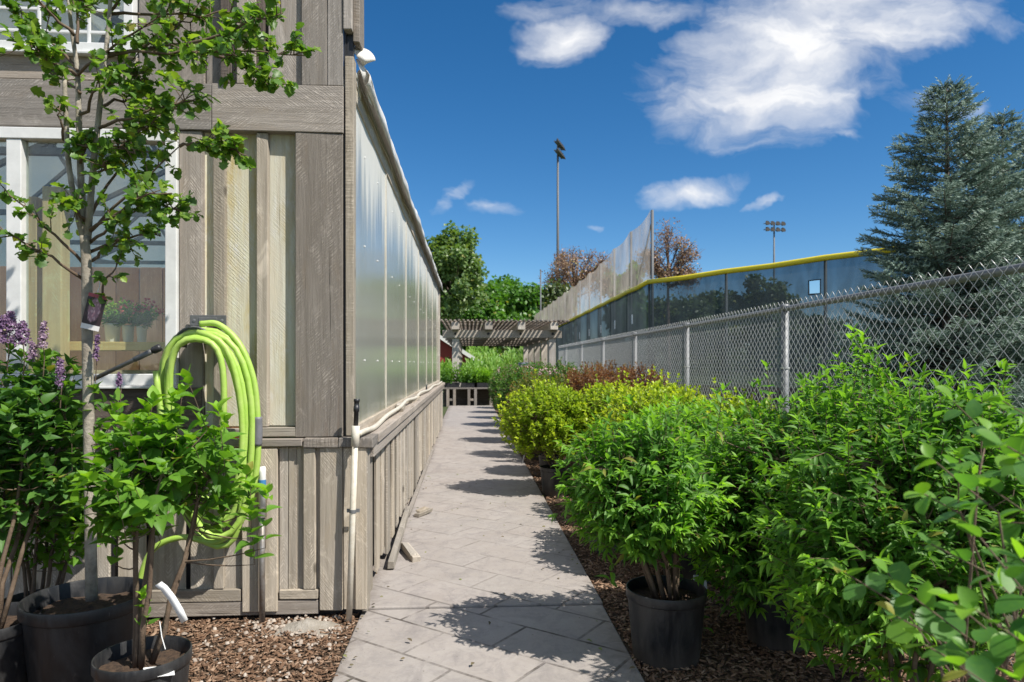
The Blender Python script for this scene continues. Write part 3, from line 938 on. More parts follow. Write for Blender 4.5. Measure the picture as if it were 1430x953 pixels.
# lower boards
ZF = 0.012
low = []
for a, b, d in [(446, 478, 0.0), (479, 496, 0.012), (496, 512, -0.003), (338, 387, 0.0)]:
    low.append((*xr(a, b, LY), LY + d, LY + d + 0.03, ZF + 0.02, ZL - LT - 0.003))
for a, b in [(387, 400), (400.5, 412), (412, 424), (438, 447), (300, 338), (262, 299), (205, 255), (160, 200)]:
    low.append((*xr(a, b, LY), LY + 0.035, LY + 0.05, ZF + 0.10, ZL - LT - 0.003))
low += [(*xr(423, 440, LY), LY + 0.004, LY + 0.034, ZF + 0.14, ZL - LT - 0.003), (*xr(298, 312, LY), LY + 0.004, LY + 0.034, ZF + 0.15, ZL - LT - 0.003)]
low += [(*xr(389, 444, LY), LY + 0.003, LY + 0.034, ZF + 0.085, ZF + 0.135), (*xr(150, 336, LY), LY + 0.004, LY + 0.034, ZF + 0.08, ZF + 0.145)]
x = 150
while x > -330:
    w = random.uniform(28, 50)
    low.append((*xr(x - w, x - 1, LY), LY + random.uniform(0, 0.03), LY + 0.05, ZF + 0.05, ZL - LT - 0.003))
    x -= w
boards('lower_siding', low, M['wood_lower'])
boards('skirting', [(WXL, X_at(444, LY), LY + 0.010, LY + 0.045, ZF, ZF + 0.076)], M['wood_grey'])
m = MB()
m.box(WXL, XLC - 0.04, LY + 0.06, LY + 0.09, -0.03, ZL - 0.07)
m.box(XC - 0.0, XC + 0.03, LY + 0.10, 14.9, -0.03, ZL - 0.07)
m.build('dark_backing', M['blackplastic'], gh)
# long lower side wall
sx = XLC
sb = []
sb2 = []
y = LY + 0.002
sb.append((sx - 0.03, sx, y, y + 0.10, ZF + 0.01, ZL - LT - 0.004)); y += 0.11
i = 0
while y < 15.0:
    w = random.uniform(0.11, 0.17)
    dd = 0.03 if i % 2 else 0.008
    if i in (2, 7, 13):
        y += 0.05
    elif i not in (4, 9, 22, 31):
        sb.append((sx - dd - 0.022, sx - dd, y, y + w - 0.006, ZF + random.uniform(0, 0.10), ZL - LT - 0.07))
    y += w
    i += 1
boards('side_siding', sb, M['wood_lower'])
boards('side_rail', [(sx - 0.006, sx + 0.022, LY + 0.115, 8.0, ZL - LT - 0.075, ZL - LT - 0.005), (sx - 0.006, sx + 0.02, 8.01, 15.05, ZL - LT - 0.078, ZL - LT - 0.006)], M['wood_grey'])
# upper side : frame strip, polycarbonate, eave
XP = -0.668
ZPB = ZL + 0.05
ZPT = 2.93
boards('side_post', [(XC + 0.012, XC + 0.055, Y0 + 0.005, Y0 + 0.10, ZL + 0.006, Z_at(484, 77, Y0))], M['wood_lower'])
boards('side_post', [(XC + 0.004, XC + 0.05, Y0 - 0.01, Y0 + 0.10, Z_at(484, 42, Y0), HT - 0.02), (XC + 0.052, XC + 0.085, Y0 + 0.03, Y0 + 0.2, Z_at(484, 55, Y0), HT - 0.03)], M['wood_grey'])
m = MB()
m.box(XC - 0.001, XC + 0.011, Y0 + 0.03, Y0 + 0.09, ZL + 0.006, HT - 0.05)
m.box(XC + 0.0112, XC + 0.048, Y0 + 0.05, Y0 + 0.098, Z_at(484, 77, Y0) + 0.002, Z_at(484, 42, Y0) - 0.002)
m.build('gap_shade_filler', M['blackplastic'], gh)  # black filler blocks stand in for the shade inside the gap
seams = [Y0 + 0.105, 5.54, 7.3, 9.06, 10.8, 12.55, 14.3, 15.0]
for a, b in zip(seams[:-1], seams[1:]):
    m = MB()
    m.box(XP - 0.010, XP, a + 0.004, b - 0.004, ZPB, ZPT, 2)
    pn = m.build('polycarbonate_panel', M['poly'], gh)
    m = MB()
    if b < 15:
        m.box(XP - 0.012, XP + 0.006, b - 0.014, b + 0.014, ZPB, ZPT, 2)
        m.build('seam_strip', M['pvc'], pn)
    for zz in (1.42, 2.15, 2.72):
        for yy in np.arange(a + 0.45, b - 0.1, 0.62):
            m = MB()
            m.lathe([(0.001, 0.005), (0.006, 0.003), (0.007, 0.0)], 8)
            m.v = [(vz + 0.001, vx, vy) for vx, vy, vz in m.v]
            so_ = m.build('screw', M['pvcwhite'], pn)
            so_.location = (XP, yy, zz)
boards('bottom_rail', [(XP - 0.03, XP + 0.018, Y0 + 0.21, 9.0, ZL + 0.003, ZPB + 0.004), (XP - 0.03, XP + 0.016, 9.01, 15.0, ZL + 0.003, ZPB + 0.003)], M['wood_lower'])
for yy in (5.54, 7.3, 9.06, 10.8, 12.55, 14.3):
    boards('inner_post', [(XP - 0.11, XP - 0.02, yy - 0.04, yy + 0.04, ZL, ZPT)], M['wood_new'])
boards('end_post', [(XP - 0.03, XP + 0.03, 15.005, 15.1, 0, ZPT + 0.1)], M['wood_lower'])
boards('eave_board', [(XP - 0.03, XP + 0.012, Y0 + 0.11, 9.0, ZPT - 0.004, ZPT + 0.13), (XP - 0.03, XP + 0.011, 9.01, 15.1, ZPT - 0.004, ZPT + 0.128)], M['wood_lower'])
# rolled plastic film under the eave, sagging and wrinkled
ns = 90
m = MB()
V, Fc = [], []
prof_n = 9
gg = np.random.default_rng(5)
ph = gg.uniform(0, 6.28, 6)
for i in range(ns):
    yy = Y0 + 0.16 + (15.25 - Y0 - 0.16) * (i / (ns - 1)) ** 1.25
    for j in range(prof_n):
        a = -0.25 * math.pi + 1.5 * math.pi * j / (prof_n - 1)
        rr = 0.042 + 0.007 * math.sin(yy * 3.1 + ph[0] + j) + 0.006 * math.sin(yy * 7.7 + ph[1] + j * 1.7)
        V.append((XP + 0.045 + rr * math.cos(a) * 0.9, yy, ZPT + 0.135 + 0.012 * math.sin(yy * 2.1 + ph[2]) + rr * math.sin(a) * 1.5))
for i in range(ns - 1):
    for j in range(prof_n - 1):
        Fc.append((i * prof_n + j, i * prof_n + j + 1, (i + 1) * prof_n + j + 1, (i + 1) * prof_n + j))
m.add(V, Fc)
fo = m.build('rolled_film', M['film'], gh, smooth=True)
sd = fo.modifiers.new('t', 'SOLIDIFY'); sd.thickness = 0.003
# knotted loose end at the corner
def flap(pts_list, name, parent):
    m = MB()
    nr = len(pts_list); nc = len(pts_list[0])
    V = [p for row in pts_list for p in row]
    Fc = [(i * nc + j, i * nc + j + 1, (i + 1) * nc + j + 1, (i + 1) * nc + j) for i in range(nr - 1) for j in range(nc - 1)]
    m.add(V, Fc)
    o = m.build(name, M['film'], parent, smooth=True)
    s = o.modifiers.new('t', 'SOLIDIFY'); s.thickness = 0.003
    ss = o.modifiers.new('s', 'SUBSURF'); ss.levels = 2; ss.render_levels = 2
    return o


def q(px, py, dy=0.0):
    return P(px, py, Y0 + 0.12 + dy)


flap([[q(487, 61), q(492, 64, .03), q(500, 68, .05)], [q(494, 74, -.03), q(502, 72, .0), q(512, 67, .06)], [q(506, 92, .02), q(511, 85, -.04), q(525, 78, .05)],
      [q(507, 95, .07), q(514, 90, .03), q(525, 90, .04)], [q(503, 88, .1), q(510, 78, .12), q(519, 72, .11)]], 'film_knot', fo)
flap([[q(494, 80, .01), q(500, 82, .04)], [q(503, 98, 0), q(513, 98, .05)], [q(506, 112, .05), q(521, 114, .10)], [q(511, 128, .12), q(522, 124, .2)], [q(516, 150, .3), q(526, 148, .4)]], 'film_tail', fo)
# roof, far end and trusses
RX = -3.2
m = MB()
def roof_sheet(mb, xa, za, xb, zb, y0, y1):
    mb.add([(xa, y0, za), (xb, y0, zb), (xb, y1, zb), (xa, y1, za), (xa, y0, za + .02), (xb, y0, zb + .02), (xb, y1, zb + .02), (xa, y1, za + .02)],
           [(0, 3, 2, 1), (4, 5, 6, 7), (0, 1, 5, 4), (1, 2, 6, 5), (2, 3, 7, 6), (3, 0, 4, 7)])
roof_sheet(m, XP + 0.02, ZPT + 0.13, RX, 4.3, Y0 + 0.12, 15.2)
roof_sheet(m, RX, 4.3, -5.75, ZPT + 0.13, Y0 + 0.12, 15.2)
m.build('roof', M['polyroof'], gh)
m = MB()
m.box(-5.75, -5.72, Y0 + 0.1, 15.0, 0, ZPT + 0.12)
m.build('far_side_wall', M['polyroof'], gh)
boards('end_wall', [(-5.7, XP - 0.03, 15.0, 15.03, 0, 3.0)], M['wood_grey'], 0)
m = MB()
for yy in (5.2, 7.3, 9.06, 10.8):
    for x0, x1 in ((XP - 0.06, RX), (RX, -5.7)):
        za, zb = (3.0, 4.22) if x0 > RX + 0.01 else (4.22, 3.0)
        m.beam((x0, yy, za), (x1, yy, zb), 0.05, 0.05)
    m.beam((XP - 0.06, yy, 2.95), (-5.7, yy, 2.95), 0.05, 0.05)
    for k in range(1, 7):
        xa = XP - 0.06 - 0.78 * k
        zz = 3.0 + 1.22 * (1 - abs(xa - RX) / 2.5)
        m.beam((xa, yy, 2.95), (xa + 0.5 * (1 if k % 2 else -1), yy, zz - 0.12), 0.03, 0.03)
m.build('roof_truss', M['galv'], gh)
# interior floor, partition
m = MB()
m.box(-5.7, XP - 0.05, Y0 + 0.1, 15, -0.036, 0.0, 1)
m.build('interior_floor', M['concrete_old'], gh)
boards('partition', [(-5.6 + 0.21 * k, -5.6 + 0.21 * k + 0.2, 6.6, 6.63, 0, 2.3) for k in range(19)], M['wood_red'])
boards('interior_post', [(*xr(40, 57, 4.08), 4.04, 4.12, 0, 2.35), (*xr(64, 91, 4.04), 4.0, 4.09, 0, 2.4)], M['wood_new'])
boards('interior_shelf', [(*xr(92, 262, 4.15), 4.12, 4.4, Z_at(150, 490, 4.15), Z_at(150, 478, 4.15)), (*xr(-80, 250, 4.2), 4.14, 4.4, Z_at(150, 528, 4.2), Z_at(150, 517, 4.2))], M['wood_new'])


# greenery on the benches inside, seen blurred through the wall
gi = np.random.default_rng(66)
boards('indoor_bench', [(XP - 0.95, XP - 0.16, 4.9, 14.6, 0.72, 0.76)], M['wood_new'])
n = 9000
pos = np.stack([gi.uniform(XP - 0.95, XP - 0.16, n), gi.uniform(4.9, 14.6, n), 0.78 + gi.uniform(0, 1, n) * 0.75], 1)
tag(leaf_mesh('indoor_seedlings', pos, rand_dirs(n, gi) + np.array([0, 0, .8]), rand_dirs(n, gi) + np.array([0, 0, 1.0]), gi.uniform(.06, .13, n), T_SMALL, gi.uniform(0, 1, n), gi.uniform(0, 1, n), M['leaf_tree']), kind='stuff')


# windows
def window(x0, x1, z0, z1, fw, mull, grid_v=(), grid_h=(), y=Y0 + 0.012):
    m = MB()
    m.box(x0, x1, y - 0.028, y + 0.05, z1 - fw, z1)
    m.box(x0, x1, y - 0.030, y + 0.05, z0, z0 + fw)
    m.box(x0, x0 + fw, y - 0.026, y + 0.05, z0 + fw + .001, z1 - fw - .001)
    m.box(x1 - fw, x1, y - 0.026, y + 0.05, z0 + fw + .001, z1 - fw - .001)
    for a, b in mull:
        m.box(a, b, y - 0.022, y + 0.045, z0 + fw + .001, z1 - fw - .001)
    for v in grid_v:
        m.box(v - 0.009, v + 0.009, y + 0.0, y + 0.012, z0 + fw, z1 - fw)
    for v in grid_h:
        m.box(x0 + fw, x1 - fw, y + 0.001, y + 0.011, v - 0.009, v + 0.009)
    w = m.build('window', M['vinyl'], gh, bevel=0.004)
    m = MB()
    m.box(x0 + fw, x1 - fw, y + 0.02, y + 0.026, z0 + fw, z1 - fw)
    m.build('pane', M['glass'], w)
    m = MB()
    m.box(x0 - 0.01, x1 + 0.01, y - 0.045, y + 0.0, z0 - 0.018, z0 - 0.001)
    m.build('sill', M['vinyl'], w, bevel=0.004)
    return w


window(X_at(-245, Y0), X_at(248, Y0), WZ0 + 0.01, WZ1, 0.062, [(X_at(10, Y0), X_at(31, Y0))])
uz = Z_at(90, 73, Y0)
window(X_at(-55, Y0), X_at(187, Y0), uz, Z_at(90, -155, Y0), 0.05, [], [X_at(-20, Y0), X_at(52, Y0), X_at(122, Y0)], [uz + 0.12 * k for k in range(1, 8)])

# small things on the interior shelf
SZ = Z_at(150, 478, 4.15) + 0.003


def pot_plant_small(px, Y, r, hgt, potmat, lmat, flmat, label, seed, cat='potted plant'):
    t = empty('potted_plant', (X_at(px, Y), Y, SZ))
    tag(t, label, cat, 'small potted plants on the shelf inside the window')
    nursery_pot(t, r, hgt, potmat, True, 'pot', 20)
    g = np.random.default_rng(seed)
    n = 26
    d = nz(rand_dirs(n, g) * np.array([1, 1, 0.4]) + np.array([0, 0, 0.9]))
    p, dd, nn, ss, aa, sh = shoot_leaves(np.tile([[0, 0, hgt * 0.8]], (n, 1)) + d * 0.02, d, g.uniform(0.06, 0.16, n), 3, 0.045, g)
    leaf_mesh('leaves', p, dd, nn, ss, T_SMALL, g.uniform(0, 1, len(p)), aa, lmat, t)
    if flmat is not None:
        tp = np.array([[0, 0, hgt * 0.8]]) + d * 0.17
        tp = np.repeat(tp, 6, 0) + g.normal(0, 0.012, (n * 6, 3))
        leaf_mesh('flowers', tp, rand_dirs(n * 6, g), rand_dirs(n * 6, g), 0.02, T_TREE, g.uniform(0, 1, n * 6), g.uniform(0, 1, n * 6), flmat, t)


pot_plant_small(157, 4.22, 0.045, 0.11, M['pvcwhite'], M['leaf_lilac'], None, 'largest white pot with green plant on the shelf inside the window', 71)
pot_plant_small(179, 4.22, 0.034, 0.10, M['pvcwhite'], M['leaf_hyd'], M['leaf_yel'], 'white pot with yellowish plant, middle of the shelf inside the window', 72)
pot_plant_small(198, 4.22, 0.03, 0.095, M['pvcwhite'], M['leaf_lilac'], M['red_fl'], 'slim white pot with red flowers on the shelf inside the window', 73)

# ================================================================== HOSE, PIPES
HB = Y0 - 0.01
br = empty('hose_hanger', (X_at(291, HB), HB, Z_at(291, 448, HB)))
tag(br, 'grey metal hose hanger screwed to the board wall, holding the lime hose', 'hose hanger')
m = MB()
m.box(-0.098, 0.098, -0.006, 0.0, -0.03, 0.03)
m.box(-0.05, 0.05, -0.010, -0.006, -0.016, 0.016)
m.build('plate', M['bracket'], br, bevel=0.003)
for sx_ in (-0.075, 0.075):
    m = MB()
    m.lathe([(0.001, 0.004), (0.008, 0.003), (0.009, 0.0)], 10)
    m.v = [(sx_ + vx, -0.006 - vz, vy) for vx, vy, vz in m.v]
    m.build('screw', M['galv'], br)
m = MB()
pts = []
for k in range(13):
    a = math.pi * (0.02 + 0.96 * k / 12)
    pts.append((-0.015 + 0.105 * math.cos(a), 0, -0.155 + 0.105 * math.sin(a)))
V, Fc = [], []
for (x_, _, z_) in pts:
    V += [(x_, -0.165, z_), (x_, -0.004, z_)]
for k in range(12):
    Fc.append((2 * k, 2 * k + 1, 2 * k + 3, 2 * k + 2))
m.add(V, Fc)
cr = m.build('cradle', M['bracket'], br, smooth=True)
cr.modifiers.new('t', 'SOLIDIFY').thickness = 0.006
m = MB()
m.tube([(p_[0], -0.165, p_[2] + 0.006) for p_ in pts], 0.006, 8)
m.tube([(pts[0][0], -0.165, pts[0][2]), (pts[0][0] + .03, -0.165, pts[0][2] - .03)], 0.006, 8)
m.build('lip', M['bracket'], br, smooth=True)

hs = empty('garden_hose', (X_at(288, 3.76), 3.76, Z_at(288, 462, 3.76)))
tag(hs, 'lime green garden hose hanging in long loops on the board wall', 'garden hose')
HR = 0.016
sc = 3.7 / 953.0
loops = [  # left, right extents, bottom (px below the top), bottom shift, y offset, top drop
    (66, 52, 215, 10, -0.125, 4), (55, 60, 255, 25, -0.095, 10), (70, 66, 285, 8, -0.045, -3), (62, 70, 240, 30, -0.075, 2),
    (48, 55, 318, 28, -0.130, 8), (72, 64, 270, 14, 0.0, 4), (60, 72, 300, 26, -0.03, 0), (40, 40, 160, -6, -0.145, 12)]
pts = []
gg = np.random.default_rng(3)
for li, (l, r_, bot, bsh, yo, dz) in enumerate(loops):
    nl = loops[(li + 1) % len(loops)]
    jx, jp = gg.normal(0, 0.010), gg.uniform(0, 6.28)
    for k in range(28):
        f = k / 28
        a = 2 * math.pi * f
        bl = lambda i: loops[li][i] * (1 - f) + nl[i] * f
        s_, c_ = math.sin(a), math.cos(a)
        wd = bl(1) if s_ > 0 else bl(0)
        shp = math.copysign(abs(s_) ** 0.72, s_)
        zz = (1 - c_) / 2
        z_ = -(bl(2)) * (zz ** 1.12) - bl(5)
        x_ = wd * shp * (1 - 0.22 * zz) + bl(3) * zz ** 1.4
        pts.append((x_ * sc + (jx + 0.007 * math.sin(3 * a + jp)) * zz ** 0.5, bl(4) + 0.02 * zz + gg.normal(0, 0.004), z_ * sc))
pts = np.array(pts[:-4])
# smooth resample
def smooth(pts, k=2):
    for _ in range(k):
        q_ = pts.copy()
        q_[1:-1] = (pts[:-2] + 2 * pts[1:-1] + pts[2:]) / 4
        pts = q_
    return pts
m = MB()
m.tube(smooth(pts, 2), HR, 12)
# trailing run that falls out of the coil to the ground behind the shrub
tr = np.array([(-0.02, -0.03, 0.035), (0.08, -0.04, 0.03), (0.19, -0.055, -0.07), (0.262, -0.06, -0.24), (0.287, -0.06, -0.44), (0.285, -0.06, -0.72), (0.22, -0.06, -0.98), (0.08, -0.05, -1.12), (-0.12, -0.03, -1.10), (-0.28, -0.02, -1.18), (-0.36, -0.02, -1.42)])
def catmull(P_, n=8):
    P_ = np.asarray(P_, float)
    Q = np.vstack([2 * P_[0] - P_[1], P_, 2 * P_[-1] - P_[-2]])
    out = []
    for i in range(1, len(Q) - 2):
        for t in np.linspace(0, 1, n, endpoint=False):
            out.append(0.5 * ((2 * Q[i]) + (-Q[i - 1] + Q[i + 1]) * t + (2 * Q[i - 1] - 5 * Q[i] + 4 * Q[i + 1] - Q[i + 2]) * t * t + (-Q[i - 1] + 3 * Q[i] - 3 * Q[i + 1] + Q[i + 2]) * t ** 3))
    out.append(Q[-2])
    return np.array(out)
trc = catmull(tr)
m.tube(trc, HR, 12)
hb = m.build('hose_coil', M['hose'], hs, smooth=True)
m = MB()
m.tube(catmull([(0.289, -0.06, -0.46), (0.291, -0.061, -0.54), (0.288, -0.061, -0.61)], 6), HR + 0.007, 14)
m.build('sleeve', M['hosegrey'], hs, smooth=True)
# watering wand
w0 = np.array(P(222, 486, 3.66)) - np.array(hs.location)
w1 = np.array(P(128, 531, 3.60)) - np.array(hs.location)
m = MB()
m.tube([w0 + (w1 - w0) * t for t in (0.10, 0.35, 1.0)], 0.011, 12)
wd = m.build('wand', M['greymetal'], hs, smooth=True)
m = MB()
m.tube([w0 + (w1 - w0) * t for t in (-0.03, 0.0, 0.08, 0.11)], [0.017, 0.02, 0.02, 0.013], 12)
m.build('coupling', M['blackplastic'], wd, smooth=True)
m = MB()
m.tube([w0 + (w1 - w0) * t for t in (0.11, 0.12, 0.36, 0.38)], [0.011, 0.0145, 0.0145, 0.011], 12)
m.build('grip', M['bracket'], wd, smooth=True)

# PVC riser at the corner
PY = LY - 0.06
st = empty('standpipe', P(487, 866, PY))
st.location.z = GZ
tag(st, 'cream PVC standpipe with black top at the greenhouse corner', 'standpipe')
b0 = np.array((0, 0, 0.0)); top = np.array(P(496.5, 606, PY)) - np.array(st.location)
m = MB()
m.tube([b0, b0 * .5 + top * .5, top], 0.0165, 16)
pipe = m.build('pipe', M['pvc'], st, smooth=True)
m = MB()
d_ = top / np.linalg.norm(top)
m.tube([top - d_ * 0.07, top - d_ * 0.068, top + d_ * 0.042, top + d_ * 0.044], [0.017, 0.0225, 0.0225, 0.017], 16)
m.build('tee_fitting', M['pvc'], st, smooth=True)
m = MB()
m.tube([top + d_ * 0.044, top + d_ * 0.12, top + d_ * 0.121, top + d_ * 0.15, top + d_ * 0.151, top + d_ * 0.175, top + d_ * 0.176, top + d_ * 0.19], [0.013, 0.013, 0.016, 0.016, 0.014, 0.014, 0.0165, 0.0165], 14)
m.build('sprinkler_riser', M['blackplastic'], st, smooth=True)
m = MB()
cpt = top * ((Z_at(490, 714, PY) - GZ) / top[2])
m.tube([cpt - d_ * 0.009, cpt + d_ * 0.009], 0.0195, 16)
m.box(cpt[0] - 0.035, cpt[0] + 0.035, 0.012, 0.018, cpt[2] - 0.01, cpt[2] + 0.01)
m.build('pipe_clamp', M['galv'], st)
# white line along the ledge
lp = empty('irrigation_pipe', (0, 0, 0))
lp.location = (XLC - 0.03, 4.5, ZL)
tp = np.array(st.location) + top - np.array(lp.location)
pl = [tp + (0.018, 0.005, 0.0)]
for yy, xo, zo in [(3.95, 0.005, 0.03), (4.3, 0.012, 0.02), (5.0, 0.0, 0.035), (5.8, 0.012, 0.045), (6.6, 0.0, 0.06), (7.5, 0.012, 0.04), (8.6, -0.01, 0.05), (10, 0.01, 0.03), (11.6, -0.005, 0.04), (13, 0.01, 0.02), (14.9, 0, 0.02)]:
    pl.append(np.array((xo, yy - 4.5, zo)))
m = MB()
m.tube(catmull(pl, 7), 0.0155, 12)
m.build('pipe', M['pvc'], lp, smooth=True)
tag(lp, 'cream irrigation pipe running along the greenhouse ledge', 'pipe')
m = MB()
m.tube([(0.0, 5.3 - 0.2, 0.04), (0.0, 5.3 - 0.2, 0.12)], 0.011, 10)
m.build('sprinkler_riser', M['blackplastic'], lp, smooth=True)
# loose timber offcuts on the ledge
for k, (yy, ln_, rz, lab) in enumerate([(6.1, 0.5, 0.06, 'splintered board offcut on the ledge, nearest the corner pipe'), (7.5, 0.7, -0.05, 'grey board offcut on the ledge, farther from the corner pipe')]):
    m = MB()
    m.box(-0.035, 0.035, -ln_ / 2, ln_ / 2, 0.0, 0.035, 1, 0.006)
    m.box(-0.03, 0.02, -ln_ / 2 + 0.05, ln_ / 2 - 0.15, 0.036, 0.06, 1, 0.006)
    o = m.build('board_offcut', M['wood_lower'], bevel=0.003)
    o.location = (XP + 0.060, yy, ZL + 0.003)
    o.rotation_euler = (0.02, 0, rz)
    tag(o, lab, 'board', 'board offcuts on the ledge')

# second riser, grey with white top
PY2 = LY - 0.045
s2 = empty('standpipe', P(366, 880, PY2))
s2.location.z = GZ
tag(s2, 'grey metal standpipe with white taped top beside the green hose', 'standpipe')
H2 = Z_at(366, 710, PY2) - GZ
m = MB(); m.tube([(0, 0, 0), (0, 0, H2)], 0.0155, 14); m.build('pipe', M['greymetal'], s2, smooth=True)
m = MB(); m.tube([(0, 0, H2 - 0.05), (0, 0, H2 - 0.048), (0, 0, H2 - 0.01), (0, 0, H2 - 0.008), (0, 0, H2 + 0.01)], [0.016, 0.025, 0.025, 0.02, 0.02], 14); m.build('collar', M['greymetal'], s2)
HT2 = Z_at(366, 652, PY2) - GZ
m = MB(); m.tube([(0, 0, H2 + 0.0), (0.001, 0, HT2 - .03), (0.0, 0, HT2)], [0.019, 0.019, 0.017], 14); m.build('white_top', M['pvcwhite'], s2, smooth=True)
m = MB(); m.tube([(0, 0, HT2 - 0.10), (0, 0, HT2 - 0.07)], 0.0205, 14); m.build('tape', M['bluetape'], s2)

# footing rubble at the corner
m = MB()
gq = np.random.default_rng(9)
V = [(0, 0, 0.075)]
Fc = []
for i in range(1, 5):
    for j in range(18):
        a = 2 * math.pi * j / 18
        V.append((0.05 * i * math.cos(a) * 1.25, 0.03 * i * math.sin(a), max(-0.01, 0.075 - 0.019 * i + gq.normal(0, 0.008))))
for j in range(18):
    k = (j + 1) % 18
    Fc.append((0, 1 + j, 1 + k))
    for i in range(3):
        Fc.append((1 + i * 18 + j, 1 + (i + 1) * 18 + j, 1 + (i + 1) * 18 + k, 1 + i * 18 + k))
m.add(V, Fc)
o = m.build('footing', M['concrete_old'], gh, smooth=True)
o.location = (X_at(428, 3.66), 3.70, GZ + 0.005)

# timber lying along the wall foot
m = MB()
m.beam((0, 0, 0.035), (-0.02, 1.5, 0.10), 0.045, 0.05, 0.004)
o = m.build('fallen_board', M['wood_lower'], bevel=0.004); o.location = (-0.525, 4.62, 0.012)
tag(o, 'weathered long board lying on the path against the greenhouse foot', 'board')
m = MB()
m.beam((0, 0, 0.03), (-0.02, 4.6, 0.05), 0.04, 0.035, 0.004)
o = m.build('fallen_board', M['wood_grey'], bevel=0.004); o.location = (-0.545, 6.2, 0.012)
tag(o, 'thin grey strip of wood running along the far greenhouse foot', 'board')
for x_, y_, rz, L_, lab in [(-0.43, 4.98, 0.33, 0.36, 'split wood offcut on the path, nearest the greenhouse corner'), (-0.42, 6.3, -0.5, 0.22, 'short wood offcut on the path, farther along the greenhouse')]:
    m = MB()
    m.box(-0.03, 0.03, -L_ / 2, L_ / 2, 0.004, 0.04, 1, 0.007)
    m.box(-0.034, 0.01, -L_ / 2 + 0.03, L_ / 2 - 0.04, 0.041, 0.055, 1, 0.006)
    o = m.build('wood_offcut', M['wood_lower'], bevel=0.004)
    o.location = (x_, y_, 0.012); o.rotation_euler = (0.05, 0.1, rz)
    tag(o, lab, 'wood offcut', 'wood offcuts on the path')

# ================================================================== LEFT PLANTS
# --- potted tree
TB = (X_at(122, 3.1), 3.1, GZ + 0.01)
tree = empty('potted_tree', TB)
tag(tree, 'slender young tree with lobed leaves in the largest black pot by the window', 'tree')
nursery_pot(tree, 0.25, 0.42)
TL = np.array(TB)


def tq(px, py, dy=0.0):
    return np.array(P(px, py, 3.1 + dy)) - TL


trunk = MB()
tp = catmull([tq(128, 838), tq(125, 650), tq(122, 480), tq(121, 380, -.02), tq(118, 330, -.02)], 6)
tp[:, 2] = np.maximum(tp[:, 2], 0.3)
trunk.tube(tp, np.linspace(0.0245, 0.019, len(tp)), 14)
leaders = [
    ([(120, 345, 0), (108, 300, -.02), (96, 230, -.04), (92, 160, -.05), (90, 112, -.05)], 0.013, 0.009),
    ([(118, 345, 0), (113, 250, 0), (110, 160, .02), (108, 100, .03), (100, 40, .05), (92, -30, .06), (85, -110, .07)], 0.016, 0.004),
    ([(122, 340, 0), (128, 260, -.03), (136, 180, -.05), (146, 90, -.06), (152, 30, -.06), (156, -50, -.07), (150, -140, -.05)], 0.015, 0.005)]
for pl, r0, r1 in leaders:
    c = catmull([tq(*p_) for p_ in pl], 6)
    trunk.tube(c, np.linspace(r0, r1, len(c)), 10)
# branches end in leafy clumps : start, mid, end (px, py, dy), leaf count
br_l = [
    ((109, 105, .02), (160, 60, -.1), (250, 5, -.2), 60), ((109, 100, .02), (80, 60, .1), (20, 20, .1), 75), ((106, 105, 0), (70, 80, -.2), (25, 62, -.3), 70),
    ((148, 80, 0), (200, 66, .1), (300, 60, .15), 70), ((150, 75, -.05), (230, 70, -.15), (330, 78, -.25), 90), ((200, 68, .1), (300, 72, .05), (425, 78, .0), 70),
    ((300, 78, -.1), (340, 90, -.1), (395, 118, -.12), 75), ((250, 72, -.1), (320, 40, -.2), (395, 18, -.2), 70), ((152, 20, 0), (220, 20, .1), (340, 20, .1), 60),
    ((140, 150, 0), (180, 135, .05), (230, 140, .1), 60), ((136, 180, -.05), (190, 160, -.15), (270, 140, -.2), 80), ((130, 240, 0), (190, 190, -.05), (225, 160, -.05), 55),
    ((125, 305, 0), (175, 215, .12), (225, 165, .15), 45), ((120, 330, 0), (190, 265, -.1), (250, 205, -.1), 45), ((250, 205, -.1), (275, 200, -.1), (300, 195, -.1), 50),
    ((280, 198, -.1), (310, 205, -.12), (345, 218, -.14), 60), ((122, 325, 0), (180, 270, -.2), (240, 270, -.25), 40), ((124, 340, 0), (170, 300, -.1), (215, 285, -.12), 55),
    ((215, 285, -.1), (235, 288, -.1), (258, 300, -.1), 45), ((126, 352, 0), (190, 320, -.1), (225, 330, -.1), 40), ((128, 365, 0), (160, 330, .05), (185, 340, .05), 26),
    ((118, 310, 0), (105, 290, -.1), (95, 285, -.15), 40), ((118, 370, 0), (60, 310, -.1), (5, 262, -.12), 26), ((116, 390, 0), (50, 350, -.12), (-5, 318, -.16), 45),
    ((112, 230, 0), (118, 190, -.1), (120, 205, -.1), 45), ((138, 200, 0), (165, 205, -.1), (190, 215, -.12), 50), ((130, 250, 0), (145, 235, -.1), (150, 225, -.14), 45),
    ((108, 60, 0), (110, 20, .1), (112, -20, .1), 60), ((150, 20, 0), (175, -20, -.1), (200, -40, -.1), 70), ((104, 50, 0), (60, 10, -.1), (30, -30, -.15), 70),
    ((112, 130, 0), (90, 110, .15), (60, 95, .2), 40), ((112, 160, 0), (140, 120, -.15), (165, 108, -.2), 45), ((145, 95, 0), (180, 100, .0), (205, 110, .05), 45),
    ((200, 66, 0), (240, 45, .1), (270, 30, .15), 55), ((160, -40, 0), (220, -60, -.1), (280, -50, -.1), 70), ((90, -30, 0), (40, -60, 0), (0, -70, 0), 70),
    ((96, 200, 0), (85, 170, -.1), (78, 150, -.12), 16), ((300, 60, .1), (340, 60, .1), (372, 50, .1), 50), ((120, 440, 0), (150, 395, -.03), (164, 368, -.05), 12)]
lp_, ld_, ln__, ls_, la_ = [], [], [], [], []
gt = np.random.default_rng(42)
bm_ = MB()
